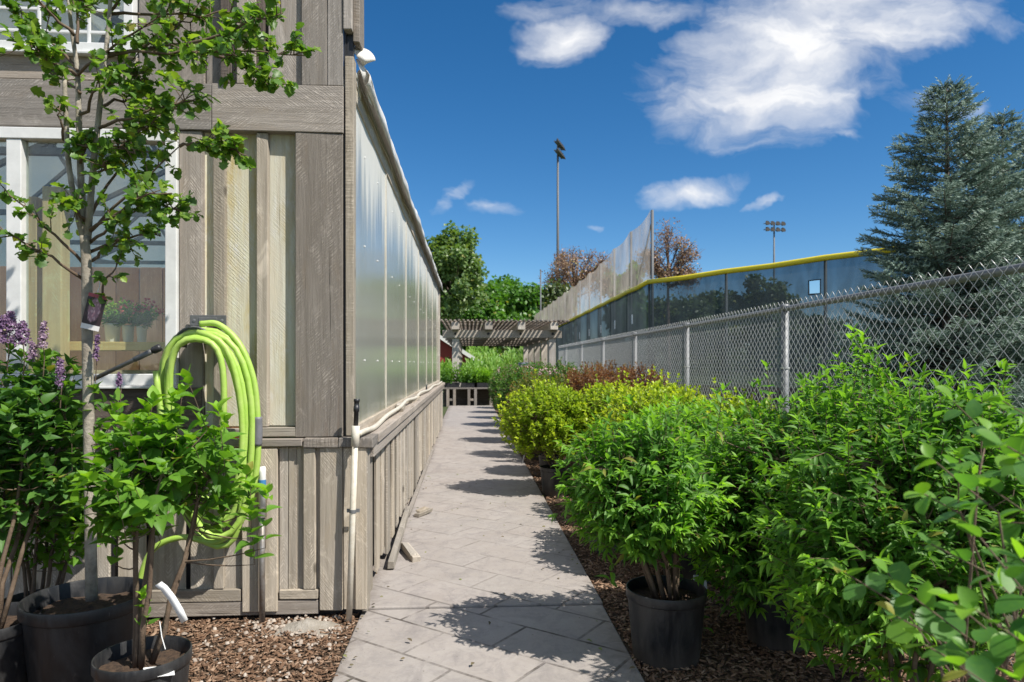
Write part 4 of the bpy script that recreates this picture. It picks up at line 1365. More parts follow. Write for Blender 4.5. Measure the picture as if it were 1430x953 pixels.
for a, b, c, cnt in br_l:
    pts = bezier(tq(*a), tq(*b), tq(*c), 9)
    pts[1:-1] += gt.normal(0, 0.006, (7, 3))
    bm_.tube(pts, np.linspace(0.0075, 0.0022, 9), 6)
    # spurs with leaf whorls along the outer part
    nsp = max(6, int(cnt / 3.4))
    for k in range(nsp):
        f = gt.uniform(0.35, 1.0)
        j = min(7, int(f * 8))
        p0 = pts[j] + (pts[j + 1] - pts[j]) * (f * 8 - j)
        dr = nz((pts[j + 1] - pts[j])[None, :])[0] * 0.5 + gt.normal(0, 0.8, 3) + np.array([0, 0, 0.2])
        dr /= np.linalg.norm(dr)
        L_ = gt.uniform(0.03, 0.13)
        bm_.tube([p0, p0 + dr * L_ * 0.5 + gt.normal(0, 0.004, 3), p0 + dr * L_], [0.003, 0.002, 0.0012], 4, cap=False)
        nl = gt.integers(5, 9)
        for w in range(nl):
            t = gt.uniform(0.35, 1)
            rd = gt.normal(0, 1, 3)
            lp_.append(p0 + dr * L_ * t)
            dd = nz((dr * 0.7 + rd * 0.75 + np.array([0, 0, -0.15]))[None, :])[0]
            ld_.append(dd)
            ln__.append(np.array([0.1, -0.35, 0.9]) + gt.normal(0, 0.4, 3))
            ls_.append(gt.uniform(0.022, 0.052) * (1.1 if w < 3 else 0.8))
            la_.append(gt.uniform(0, 1) ** 1.2)
tk = trunk.build('trunk', M['bark_pale'], tree, smooth=True)
bm_.build('branches', M['bark_brown'], tree, smooth=True)
n = len(lp_)
leaf_mesh('leaves', np.array(lp_), np.array(ld_), np.array(ln__), np.array(ls_), T_LOBED, gt.uniform(0, 1, n), np.array(la_), M['leaf_haw'], tree)
# picture tag
m = MB()
m.box(-0.037, 0.037, -0.001, 0.001, -0.078, 0.078, 2)
o = m.build('plant_tag', M['tagpic'], tree)
o.location = tq(131, 436, -.05)
o.rotation_euler = (0.05, R(14), 0.1)
tag(o, 'hanging picture tag with pink blossom')
m = MB()
m.tube([tq(136, 409, -.05), tq(139, 400, -.03), tq(140, 385, 0)], 0.0015, 5)
m.build('tag_string', M['tagwhite'], o).matrix_parent_inverse = o.matrix_basis.inverted()

# --- hydrangea-like shrub in small pot
hy = empty('potted_shrub', (X_at(200, 2.68), 2.68, GZ + 0.01))
tag(hy, 'light green broad leaved shrub in small black pot in front of the hose', 'shrub')
nursery_pot(hy, 0.17, 0.33)
HL = np.array(hy.location)
ex = []
for px, py in [(262, 530), (305, 575), (215, 560), (255, 548), (350, 680), (372, 690), (160, 575), (315, 590), (240, 555), (135, 620), (350, 720), (205, 570), (180, 600)]:
    ex.append((np.array(P(px, py, 2.66 + gt.uniform(-.1, .1))) - HL, (gt.normal(0, .25), gt.normal(0, .2), 1)))
cH = np.array(P(236, 668, 2.72)) - HL
shrub(hy, 101, cH, (0.31, 0.29, 0.26), 92, 0.17, 4, 0.084, T_OVATE, M['leaf_hyd'], M['bark_brown'], base_z=0.28, n_stems=6, stem_r=0.011, base_spread=0.03, ang=62, flop=0.6, extra=ex, lumpa=0.18, low=-0.6, inner=0.3)
# low side shoot
gx = np.random.default_rng(8)
p, dd, nn, ss, aa, sh = shoot_leaves(np.array([tuple(np.array(P(207, 880, 2.66)) - HL)]), np.array([(-.05, -.2, 1.0)]), np.array([0.14]), 4, 0.06, gx)
leaf_mesh('side_shoot', p, dd, nn, ss, T_OVATE, gx.uniform(0, 1, len(p)), np.clip(aa + .2, 0, 1), M['leaf_hyd'], hy)
m = MB()
pp = [np.array(P(px, py, 2.58)) - HL for px, py in [(221, 815), (229, 821), (240, 835), (251, 853), (258, 868)]]
V, Fc = [], []
for k, p_ in enumerate(pp):
    V += [tuple(p_ + np.array((-0.012, 0, -0.008))), tuple(p_ + np.array((0.012, 0.0, 0.007)))]
Fc = [(2 * k, 2 * k + 1, 2 * k + 3, 2 * k + 2) for k in range(4)]
m.add(V, Fc)
o = m.build('plant_tag', M['tagwhite'], hy, smooth=True); o.modifiers.new('t', 'SOLIDIFY').thickness = 0.001
m = MB()
m.box(-0.05, 0.05, -0.03, 0.03, 0.0, 0.0015, 0)
o = m.build('paper_label', M['tagwhite'], hy); o.location = np.array(P(222, 910, 2.58)) - HL; o.location.z = 0.30; o.rotation_euler = (0.25, 0.12, 0.5)
m = MB()
for k in range(5):
    m.box(-0.04, -0.04 + 0.03 + 0.008 * (k % 3), -0.022 + 0.01 * k, -0.018 + 0.01 * k, 0.0018, 0.0022, 0)
m.build('label_print', M['tagdark'], o)
m = MB()
m.tube([np.array(P(223, 868, 2.62)) - HL, np.array(P(226, 890, 2.6)) - HL, np.array(P(231, 907, 2.58)) - HL], 0.0015, 5)
m.build('tag_string', M['tagwhite'], hy)

# --- lilac
li = empty('lilac_shrub', (X_at(-20, 3.0), 3.0, GZ + 0.01))
tag(li, 'dark green lilac shrub with purple flower heads at the left edge', 'shrub')
nursery_pot(li, 0.2, 0.36)
LLc = np.array(li.location)
cL = np.array(P(35, 610, 3.15)) - LLc
exl = [(np.array(P(px, py, 3.1)) - LLc, (gt.normal(0, .2), gt.normal(0, .2), 1)) for px, py in [(30, 500), (60, 505), (90, 540), (105, 520), (15, 490), (100, 600), (120, 570), (165, 560), (135, 545)]]
shrub(li, 102, cL, (0.33, 0.28, 0.40), 180, 0.15, 4, 0.082, T_OVATE, M['leaf_lilac'], M['bark_brown'], base_z=0.3, n_stems=6, stem_r=0.011, extra=exl, lumpa=0.2, low=-0.85, inner=0.3)


def panicle(mb_lists, tip, dr, L_, r0, g, nfl=70):
    t = g.uniform(0, 1, nfl)
    rad = r0 * (1 - t * 0.75) * g.uniform(0.4, 1, nfl)
    a = g.uniform(0, 6.28, nfl)
    base = np.array(tip)[None, :] + np.array(dr)[None, :] * (t * L_)[:, None] + np.stack([np.cos(a) * rad, np.sin(a) * rad, g.normal(0, .004, nfl)], 1)
    for q_ in range(4):
        aa_ = q_ * math.pi / 2 + a
        out = np.stack([np.cos(a), np.sin(a), g.normal(.2, .3, nfl)], 1)
        rr_ = rand_dirs(nfl, g)
        mb_lists[0].append(base)
        mb_lists[1].append(rr_)
        mb_lists[2].append(out)
        mb_lists[3].append(np.full(nfl, 0.011))
        mb_lists[4].append(g.uniform(0, 1, nfl))


gp = np.random.default_rng(77)
for px, py, hpx, r0, tone in [(4, 480, 36, 0.055, 0), (30, 482, 30, 0.045, 0), (14, 462, 24, 0.035, 0), (60, 486, 34, 0.022, 1), (45, 500, 18, 0.02, 1), (84, 536, 32, 0.015, 0), (82, 520, 18, 0.010, 0), (134, 500, 30, 0.012, 0), (166, 540, 18, 0.011, 0)]:
    L5 = ([], [], [], [], [])
    panicle(L5, np.array(P(px, py, 3.05)) - LLc, (0.05, 0, 1), hpx * 3.05 / 953, r0, gp, int(60 + 2600 * (r0 - 0.012)))
    pos = np.concatenate(L5[0])
    leaf_mesh('flower_head', pos, np.concatenate(L5[1]), np.concatenate(L5[2]), np.concatenate(L5[3]), T_TREE, gp.uniform(0, 1, len(pos)), np.concatenate(L5[4]) * 0.5 + 0.45 * tone, M['lilac_fl'], li)
for px, py in [(10, 490), (32, 500), (60, 500), (84, 540), (133, 505), (167, 545)]:
    m = MB()
    a_ = np.array(P(px, py + 30, 3.07)) - LLc
    b_ = np.array(P(px, py - 25, 3.05)) - LLc
    m.tube([a_, (a_ + b_) / 2 + 0.004, b_], 0.002, 5)
    m.build('flower_stalk', M['bark_brown'], li)

# --- second green shrub behind the tree pot
sh2 = empty('potted_shrub', (X_at(55, 3.42), 3.42, GZ + 0.01))
tag(sh2, 'low green shrub growing between the biggest pot and the board wall', 'shrub')
nursery_pot(sh2, 0.17, 0.3)
S2 = np.array(sh2.location)
shrub(sh2, 103, np.array(P(75, 700, 3.45)) - S2, (0.36, 0.22, 0.33), 120, 0.15, 4, 0.075, T_OVATE, M['leaf_hyd'], M['bark_brown'], base_z=0.25, n_stems=7, stem_r=0.01, lumpa=0.2, low=-0.9, inner=0.3)

# ================================================================== RIGHT ROW OF SHRUBS
def place_shrub(name, x, y, label, pot_r, pot_h, cat='shrub', group='nursery shrubs in pots beside the path', rz=0.0, potmat=None, pot=True):
    t = empty(name, (x, y, GZ + 0.012), rz)
    tag(t, label, cat, group)
    if pot:
        nursery_pot(t, pot_r, pot_h, potmat)
    return t


e1 = place_shrub('potted_shrub', X_at(930, 3.25), 3.25, 'narrow leaved green shrub in the black pot standing nearest the path', 0.192, 0.345)
E1 = np.array(e1.location)
ex = [(np.array(P(px, py, Y)) - E1, d) for px, py, Y, d in [(785, 620, 3.2, (-.8, -.1, .3)), (775, 720, 3.2, (-.9, -.1, -.35)), (800, 600, 3.3, (-.5, 0, .8)), (830, 655, 3.0, (-.6, -.5, .1)), (870, 660, 2.95, (-.3, -.7, .1)), (960, 580, 3.2, (.2, 0, 1)), (880, 562, 3.3, (-.1, 0, 1)), (910, 650, 2.95, (.1, -.8, .1)), (790, 680, 3.2, (-.8, 0, .0))]]
shrub(e1, 201, np.array(P(888, 680, 3.28)) - E1, (0.40, 0.37, 0.36), 560, 0.19, 5, 0.078, T_LANCE, M['leaf_euon'], M['bark_brown'], base_z=0.29, n_stems=9, stem_r=0.013, base_spread=0.05, extra=ex, lumpa=0.3, low=-0.85, inner=0.3, ang=56, flop=0.85, tall=50, flat=True)
e2 = place_shrub('potted_shrub', X_at(1088, 3.4), 3.4, 'large green shrub whose tall shoot rises highest against the chain link fence', 0.19, 0.34)
E2 = np.array(e2.location)
ex = []
for k in range(16):
    t = k / 15
    ex.append((np.array(P(1270 - 75 * t + gt.normal(0, 7), 580 - 108 * t + gt.normal(0, 7), 3.1)) - E2, (-.35 + gt.normal(0, .35), gt.normal(0, .3), 1)))
for px, py in [(1010, 545), (1040, 560), (1140, 545), (1110, 560), (1290, 520), (1320, 525), (1030, 640), (1010, 700), (1190, 475), (1205, 470), (1225, 490), (1240, 505), (1260, 515), (1170, 500)]:
    ex.append((np.array(P(px, py, 3.2)) - E2, (gt.normal(-.2, .2), -.2, .9)))
shrub(e2, 202, np.array(P(1120, 700, 3.4)) - E2, (0.60, 0.48, 0.60), 1150, 0.20, 5, 0.078, T_LANCE, M['leaf_euon'], M['bark_brown'], base_z=0.29, n_stems=9, stem_r=0.014, extra=ex, lumpa=0.3, low=-0.97, inner=0.35, ang=56, flop=0.75, tall=60, flat=True)
e3 = place_shrub('shrub', 1.62, 2.45, 'big green shrub with thick bare lower stems, nearest the lower right corner', 0.2, 0.34, pot=False)
E3 = np.array(e3.location)
shrub(e3, 203, np.array(P(1285, 715, 2.5)) - E3, (0.58, 0.42, 0.56), 1080, 0.19, 5, 0.074, T_LANCE, M['leaf_euon'], M['bark_brown'], base_z=0.0, n_stems=9, stem_r=0.011, base_spread=0.07, lumpa=0.3, low=-0.97, inner=0.35, ang=56, flop=0.75, tall=50, flat=True)
e4 = place_shrub('potted_shrub', 2.05, 3.55, 'green shrub against the chain link fence at the right edge', 0.19, 0.34, rz=1.0)
shrub(e4, 204, (0, 0, 0.88), (0.54, 0.5, 0.56), 620, 0.20, 5, 0.078, T_LANCE, M['leaf_euon'], M['bark_brown'], lumpa=0.2, inner=0.4, ang=60, flop=0.7, flat=True)
e5 = place_shrub('potted_shrub', 1.45, 4.45, 'green shrub behind the nearest potted shrub, next to the golden ones', 0.19, 0.34, rz=2.0)
shrub(e5, 205, (0, 0, 0.76), (0.48, 0.44, 0.42), 620, 0.20, 5, 0.078, T_LANCE, M['leaf_euon'], M['bark_brown'], lumpa=0.2, inner=0.4, ang=60, flop=0.7, flat=True)
e6 = place_shrub('potted_shrub', 1.06, 5.15, 'low dark green shrub in a dusty pot behind the nearest potted shrub', 0.17, 0.30, rz=2.0, potmat=M['potgrey'])
shrub(e6, 206, (-0.02, -0.1, 0.45), (0.36, 0.36, 0.26), 240, 0.16, 5, 0.07, T_LANCE, M['leaf_euon'], M['bark_brown'], lumpa=0.2, inner=0.4, flat=True)

# near, rounded leaves, slightly out of focus
e7 = place_shrub('rounded_leaf_shrub', 1.22, 1.45, 'shrub with big rounded leaves, closest of all at the lower right', 0.2, 0.34, pot=False)
E7 = np.array(e7.location)
g7 = np.random.default_rng(207)
ex = []
for px, py, Y in [(1340, 640, 1.35), (1290, 690, 1.3), (1400, 560, 1.3), (1380, 600, 1.4), (1420, 640, 1.2), (1180, 800, 1.45), (1240, 800, 1.3), (1300, 760, 1.3), (1360, 740, 1.2), (1410, 730, 1.3), (1270, 830, 1.25), (1330, 840, 1.2), (1400, 820, 1.2),
                  (1350, 910, 1.15), (1420, 900, 1.15), (1290, 900, 1.2), (1380, 680, 1.3), (1330, 560, 1.45), (1425, 780, 1.1), (1300, 640, 1.35), (1360, 850, 1.1), (1400, 620, 1.15), (1250, 860, 1.3), (1340, 930, 1.1), (1420, 950, 1.1)]:
    ex.append((np.array(P(px, py, Y)) - E7, (g7.normal(-.6, .4), g7.normal(-.1, .3), g7.uniform(0, .9))))
t_ = np.array([e[0] for e in ex]); d_ = nz(np.array([e[1] for e in ex]))
L_ = g7.uniform(0.13, 0.2, len(ex))
p, dd, nn, ss, aa, sh = shoot_leaves(t_ - d_ * L_[:, None], d_, L_, 4, 0.058, g7, ang=70, pair=1, up=0.9, tipn=2, shrink=0.2)
leaf_mesh('leaves', p, dd, nn, ss, T_ROUND, g7.uniform(0, 1, len(p)), np.clip(aa - .1, 0, 1), M['leaf_round'], e7)
m = MB()
for k in range(7):
    a = 2 * math.pi * k / 7
    e_ = np.array((0.16 * math.cos(a), 0.12 * math.sin(a), 0.75))
    m.tube(bezier((0.04 * math.cos(a), 0.04 * math.sin(a), 0), (0.06 * math.cos(a), 0.06 * math.sin(a), 0.4), e_, 6), np.linspace(0.008, 0.004, 6), 7)
for k in range(len(ex)):
    b_ = t_[k] - d_[k] * L_[k]
    a = 2 * math.pi * (k % 7) / 7
    s_ = np.array((0.12 * math.cos(a), 0.1 * math.sin(a), 0.55))
    pts = bezier(s_, (s_ + b_) / 2 + np.array([0, 0, -.02]), b_, 5)
    m.tube(np.concatenate([pts, t_[k][None, :]]), np.linspace(0.0035, 0.0014, 6), 6)
m.build('stems', M['bark_brown'], e7, smooth=True)

# golden shrubs
y1 = place_shrub('golden_shrub', 0.93, 7.3, 'golden yellow shrub overhanging the path edge, nearest of the golden ones by the path', 0.17, 0.32, group='golden shrubs beside the path')
shrub(y1, 301, (-0.05, 0, 0.80), (0.52, 0.5, 0.46), 900, 0.15, 5, 0.055, T_SMALL, M['leaf_yel'], M['bark_brown'], n_stems=8, stem_r=0.009, lumpa=0.22, inner=0.45, flop=0.6, tall=60)
y2 = place_shrub('golden_shrub', 1.72, 6.0, 'golden yellow shrub in the middle of the bed, behind the near green shrubs', 0.17, 0.32, group='golden shrubs beside the path')
shrub(y2, 302, (0, 0, 0.78), (0.54, 0.52, 0.46), 900, 0.15, 5, 0.055, T_SMALL, M['leaf_yel'], M['bark_brown'], n_stems=8, stem_r=0.009, lumpa=0.22, inner=0.45, flop=0.6, tall=70)


def dup(src, x, y, label, rz, sc=1.0, name=None):
    c = copy_tree(src)
    c.location = (x, y, GZ + 0.012)
    c.rotation_euler = (0, 0, rz)
    c.scale = (sc, sc, sc)
    c['label'] = label
    return c


dup(y2, 1.5, 7.35, 'golden yellow shrub just behind the overhanging golden one, away from the path', 2.1, 0.98)
dup(y1, 2.02, 5.1, 'golden yellow shrub with its tips showing beside the second fence post', 1.2, 0.97)
dup(y2, 2.05, 7.0, 'golden yellow shrub against the chain link fence', 4.0, 0.97)
dup(y1, 1.02, 8.5, 'golden green shrub at the path edge behind the overhanging golden one', 3.5, 0.9)

# red-brown shrubs
r1 = place_shrub('red_leaf_shrub', 1.65, 9.3, 'red brown leaved shrub behind the golden ones, middle of the bed', 0.17, 0.32, group='red brown shrubs in the bed')
shrub(r1, 401, (0, 0, 0.97), (0.5, 0.48, 0.5), 600, 0.17, 5, 0.045, T_SMALL, M['leaf_red'], M['bark_brown'], n_stems=8, lumpa=0.22, inner=0.45, flop=0.6)
dup(r1, 2.12, 8.5, 'red brown leaved shrub against the fence, nearest of the red brown ones', 1.7, 1.0)
dup(r1, 2.1, 10.2, 'red brown leaved shrub against the fence, farther of the two there', 3.1, 1.02)
r2 = place_shrub('orange_tipped_shrub', 1.02, 10.1, 'green shrub with orange tips at the path edge beside the white price card', 0.17, 0.32, group='orange tipped shrubs by the path')
shrub(r2, 402, (0, 0, 0.84), (0.5, 0.48, 0.45), 560, 0.16, 5, 0.045, T_SMALL, M['leaf_oran'], M['bark_brown'], n_stems=8, lumpa=0.22, inner=0.45, flop=0.6)
dup(r2, 1.5, 10.9, 'green shrub with orange tips, set back from the path behind the other', 2.4, 0.98)

# green shrubs with pink flecks further on
g1 = place_shrub('flowering_shrub', 0.95, 12.0, 'green shrub with small pink blooms at the path edge, first past the orange tipped ones', 0.17, 0.32, group='green pink flecked shrubs further along')
tip, sd_ = shrub(g1, 501, (0, 0, 0.85), (0.5, 0.48, 0.5), 520, 0.18, 5, 0.065, T_SMALL, M['leaf_far'], M['bark_brown'], n_stems=8, lumpa=0.22, inner=0.45, flop=0.5, tall=40)
g2 = place_shrub('flowering_shrub', 1.7, 12.1, 'green shrub with pink flower spikes, middle of the bed in front of the pergola', 0.17, 0.32, group='green pink flecked shrubs further along')
tip, sd_ = shrub(g2, 502, (0, 0, 0.92), (0.52, 0.48, 0.55), 520, 0.18, 5, 0.065, T_SMALL, M['leaf_far'], M['bark_brown'], n_stems=8, lumpa=0.22, inner=0.45, flop=0.5, tall=40)
gf = np.random.default_rng(55)
tops = tip[tip[:, 2] > 1.15][:26]
fp = np.repeat(tops, 10, 0) + gf.normal(0, 0.018, (len(tops) * 10, 3)) + np.array([0, 0, 0.03])
leaf_mesh('flowers', fp, rand_dirs(len(fp), gf), rand_dirs(len(fp), gf), 0.03, T_TREE, gf.uniform(0, 1, len(fp)), gf.uniform(0, 1, len(fp)), M['pink_fl'], g2)
far_lab = 'green shrub with small pink blooms in the far part of the bed before the pergola'
for k, (x_, y_, src) in enumerate([(2.15, 11.9, 0), (1.2, 13.6, 1), (1.9, 13.8, 1), (0.95, 15.2, 0), (1.6, 15.6, 1), (2.1, 15.4, 0), (1.1, 17.2, 1), (1.9, 17.4, 1), (1.0, 19.2, 0), (1.8, 19.3, 1), (1.2, 21.0, 1), (2.05, 21.2, 1)]):
    lab = far_lab
    dup((g1, g2)[src], x_, y_, lab, 0.9 * k + 0.4, 1.0 if k % 2 else 0.95)

# price card between the shrubs
pc = empty('price_card', (0.72, 9.4, GZ + 0.01))
tag(pc, 'white price card with two dark marks tilted among the shrubs', 'price card')
m = MB(); m.box(-0.13, 0.13, -0.004, 0.004, 0.55, 0.92, 2)
m.build('card', M['tagwhite'], pc)
m = MB(); m.box(-0.06, -0.025, -0.007, -0.0045, 0.72, 0.86, 2); m.box(0.03, 0.065, -0.007, -0.0045, 0.72, 0.86, 2)
m.build('card_print', M['tagdark'], pc)
m = MB(); m.tube([(0, 0.01, 0), (0, 0.01, 0.8)], 0.008, 8)
m.build('stake', M['galv'], pc)
pc.rotation_euler = (0.05, R(14), 0.1)
# white label in the mulch behind the pot
m = MB(); m.box(-0.045, 0.045, -0.001, 0.001, 0, 0.13, 2)
o = m.build('plant_label', M['tagwhite']); o.location = (X_at(978, 4.0), 4.0, 0.0); o.rotation_euler = (-0.2, 0.1, 0.2)
tag(o, 'white plant label stuck in the mulch behind the nearest right pot', 'label')

# ================================================================== CHAIN LINK FENCE
FX = 2.45
FZ = 1.83
cf = empty('chain_link_fence', (FX, 2.8, GZ))
tag(cf, 'silver chain link fence with round posts behind the shrubs', 'fence')
FL = np.array(cf.location)
for y in np.arange(2.8 - 2.43, 19.0, 2.43):
    m = MB()
    m.tube([(0.035, y - 2.8, 0), (0.035, y - 2.8, FZ - GZ - 0.005)], 0.029, 14)
    m.tube([(0.035, y - 2.8, FZ - GZ - 0.005), (0.035, y - 2.8, FZ - GZ + 0.03), (0.035, y - 2.8, FZ - GZ + 0.04)], [0.036, 0.036, 0.015], 14)
    po = m.build('post', M['galv'], cf, smooth=True)
    m = MB()
    for zz in (0.5, 0.95, 1.4):
        m.tube([(0.035, y - 2.8, zz), (0.035, y - 2.8, zz + 0.012)], 0.0345, 14)
    m.build('tie_wire', M['wire'], po)
m = MB()
m.tube([(0.03, yy - 2.8, FZ - GZ) for yy in np.linspace(0.3, 18.7, 40)], 0.022, 12)
m.build('top_rail', M['galv'], cf, smooth=True)
# woven diamonds
pit = 0.037            # half diagonal along the fence
hz = 0.036              # half diagonal in height
V, Fc = [], []
y = 0.6
k = 0
ang = np.array([0, 2.094, 4.189])
while y < 18.6:
    thick = 0.0020
    nseg = int((FZ - GZ + 0.055) / hz)
    zs = np.arange(nseg + 1) * hz + 0.02
    off = np.where((np.arange(nseg + 1) + k) % 2 == 0, -pit / 2 - 0.002, pit / 2 + 0.002)
    xs = np.where((np.arange(nseg + 1) + k) % 2 == 0, -0.0025, 0.0025)
    ctr = np.stack([xs, y - 2.8 + off, zs], 1)
    # square section following the wire
    b = len(V)
    for i, c in enumerate(ctr):
        for dx_, dy_ in ((thick, 0), (0, thick * 1.2), (-thick, 0), (0, -thick * 1.2)):
            V.append((c[0] + dx_, c[1] + dy_, c[2]))
    for i in range(nseg):
        for j in range(4):
            j2 = (j + 1) % 4
            Fc.append((b + i * 4 + j, b + i * 4 + j2, b + (i + 1) * 4 + j2, b + (i + 1) * 4 + j))
    y += pit
    k += 1
m = MB()
m.add(V, Fc)
m.build('chain_link_mesh', M['wire'], cf, smooth=True, attrs=False)

# ================================================================== OUTFIELD WALL AND NET
PC = np.array((4.86, 18.3))
zc = 3.6
far = np.array((4.86, 62.0)); zfar = 3.2
rt = PC + (np.array((7.95, 13.2)) - PC) * 1.7
rtz = 3.62
ow = empty('outfield_wall', (PC[0], PC[1], GZ))
tag(ow, 'tall dark mesh outfield fence with a yellow padded top', 'fence')
OW = np.array((PC[0], PC[1], GZ))


def seg_pts(a, za, b, zb, step):
    L = np.linalg.norm(b - a)
    n = int(L / step)
    return [(a + (b - a) * t, za + (zb - za) * t) for t in np.linspace(0, 1, n + 1)]


segL = seg_pts(PC, zc, far, zfar, 2.35)
segR = seg_pts(PC, zc, rt, rtz, 2.4)
for name, sg in (('far', segL), ('near', segR)):
    m = MB()
    V, Fc = [], []
    for p_, z_ in sg:
        V += [(p_[0] - OW[0], p_[1] - OW[1], 0.9), (p_[0] - OW[0], p_[1] - OW[1], z_ - GZ - 0.03)]
    for i in range(len(sg) - 1):
        if name == 'near' and i == 1:
            # square opening cut in the cloth
            a0, a1, b0, b1 = np.array(V[2 * i]), np.array(V[2 * i + 1]), np.array(V[2 * i + 2]), np.array(V[2 * i + 3])
            f0, f1 = 0.86, 0.965
            h0, h1 = 0.745, 0.855
            def bl(f, h_): return tuple((a0 * (1 - h_) + a1 * h_) * (1 - f) + (b0 * (1 - h_) + b1 * h_) * f)
            fs, hs_ = (0, f0, f1, 1), (0, h0, h1, 1)
            kk = len(V)
            grid = [bl(f, h_) for f in fs for h_ in hs_]
            hole = (kk, grid)
            continue
        Fc.append((2 * i, 2 * i + 2, 2 * i + 3, 2 * i + 1))
    if name == 'near':
        kk = len(V)
        V += hole[1]
        for a in range(3):
            for b in range(3):
                if a == 1 and b == 1: continue
                Fc.append((kk + a * 4 + b, kk + (a + 1) * 4 + b, kk + (a + 1) * 4 + b + 1, kk + a * 4 + b + 1))
        hq = [hole[1][5], hole[1][9], hole[1][10], hole[1][6], hole[1][5]]
    m.add(V, Fc)
    m.build('windscreen', M['windscreen'], ow)
    # board base
    m = MB()
    for i in range(len(sg) - 1):
        a, b = sg[i][0] - OW[:2], sg[i + 1][0] - OW[:2]
        m.beam((a[0], a[1], 0.45), (b[0], b[1], 0.45), 0.05, 0.9)
    m.build('base_boards', M['wood_dark'], ow)
    for p_, z_ in sg[1 if name == 'near' else 0:]:
        m = MB()
        m.tube([(p_[0] - OW[0] + 0.05, p_[1] - OW[1] + 0.05, 0), (p_[0] - OW[0] + 0.05, p_[1] - OW[1] + 0.05, z_ - GZ - 0.02)], 0.035, 8)
        m.build('post', M['pole'], ow, smooth=True)
    m = MB()
    cp = []
    for i, (p_, z_) in enumerate(sg):
        cp.append((p_[0] - OW[0], p_[1] - OW[1], z_ - GZ + 0.02))
        if i < len(sg) - 1:
            q_, zq = sg[i + 1]
            cp.append(((p_[0] + q_[0]) / 2 - OW[0], (p_[1] + q_[1]) / 2 - OW[1], (z_ + zq) / 2 - GZ + 0.0))
    m.tube(cp, 0.065, 10)
    m.build('yellow_cap', M['yellow'], ow, smooth=True)
m = MB()
m.tube(hq, 0.018, 4)
m.build('opening_trim', M['blackplastic'], ow)
# tags on the cloth
m = MB()
for i in (1, 2, 3, 4, 5):
    p_, z_ = segL[i]
    m.box(p_[0] - OW[0] - 0.02, p_[0] - OW[0] - 0.01, p_[1] - OW[1] - 0.75, p_[1] - OW[1] - 0.62, z_ - GZ - 1.0, z_ - GZ - 0.72, 2)
m.build('cloth_tag', M['tagwhite'], ow)

nt_ = empty('safety_net', (PC[0], PC[1], GZ))
tag(nt_, 'tall beige ball net on thin poles above the far outfield fence', 'net')
tops = [5.58, 5.45, 5.33, 5.18, 5.13, 5.12] + [5.1] * 40
V, Fc = [], []
cols = []
for i, (p_, z_) in enumerate(segL):
    x_, y_ = p_[0] - OW[0] + 0.12, p_[1] - OW[1]
    m = MB()
    m.tube([(x_, y_, 0), (x_, y_, tops[i] - GZ)], 0.04 if i == 0 else 0.032, 8)
    m.build('pole', M['pole'], nt_, smooth=True)
    cols.append((x_ - 0.05, y_, z_ - GZ + 0.05, tops[i] - GZ))
NS = 6
for i in range(len(cols) - 1):
    for k in range(NS + (1 if i == len(cols) - 2 else 0)):
        f = k / NS
        a, b = cols[i], cols[i + 1]
        sag = 0.07 * 4 * f * (1 - f)
        V += [(a[0], a[1] + (b[1] - a[1]) * f, a[2] + (b[2] - a[2]) * f), (a[0] + 0.05 * math.sin(f * 3.14), a[1] + (b[1] - a[1]) * f, a[3] + (b[3] - a[3]) * f - sag)]
for i in range(len(V) // 2 - 1):
    Fc.append((2 * i, 2 * i + 2, 2 * i + 3, 2 * i + 1))
m = MB(); m.add(V, Fc)
m.build('netting', M['net'], nt_, smooth=True)
m = MB()
m.tube([(0.12, 0.05, 5.3), (0.12, 1.75, 3.6)], 0.02, 6)
m.build('brace', M['pole'], nt_)


# ================================================================== LIGHT POLES
def floodlight(px, py_top, depth, face, head_w, label, nrow=2, ncol=4):
    base = P(px, 600, depth)
    H = Z_at(px, py_top, depth) - GZ
    t = empty('floodlight_pole', (base[0], base[1], GZ), face)
    tag(t, label, 'floodlight')
    m = MB()
    m.tube([(0, 0, 0), (0, 0, H * 0.5), (0, 0, H)], [0.17, 0.14, 0.10], 12)
    m.build('pole', M['pole'], t, smooth=True)
    m = MB()
    for r_ in range(nrow):
        m.box(-head_w / 2, head_w / 2, -0.05, 0.05, H - 0.25 - 0.85 * r_, H - 0.17 - 0.85 * r_)
    m.build('crossarm', M['pole'], t)
    for r_ in range(nrow):
        for c in range(ncol):
            x_ = -head_w / 2 + head_w * (c + 0.5) / ncol
            m = MB()
            prof = [(0.02, -0.3), (0.12, -0.28), (0.2, -0.12), (0.33, 0.06), (0.36, 0.10), (0.35, 0.11)]
            m.lathe(prof, 14)
            rot = Matrix.Rotation(R(65), 4, 'X')
            m.v = [tuple(rot @ Vector(v)) for v in m.v]
            m.v = [(v[0] + x_, v[1] - 0.28, v[2] + H - 0.21 - 0.85 * r_) for v in m.v]
            lo = m.build('lamp_head', M['pole'], t, smooth=True)
            m = MB()
            m.lathe([(0.001, 0.1), (0.34, 0.1)], 14)
            m.v = [tuple(rot @ Vector(v)) for v in m.v]
            m.v = [(v[0] + x_, v[1] - 0.28, v[2] + H - 0.21 - 0.85 * r_) for v in m.v]
            m.build('lens', M['lamp'], lo)
    return t


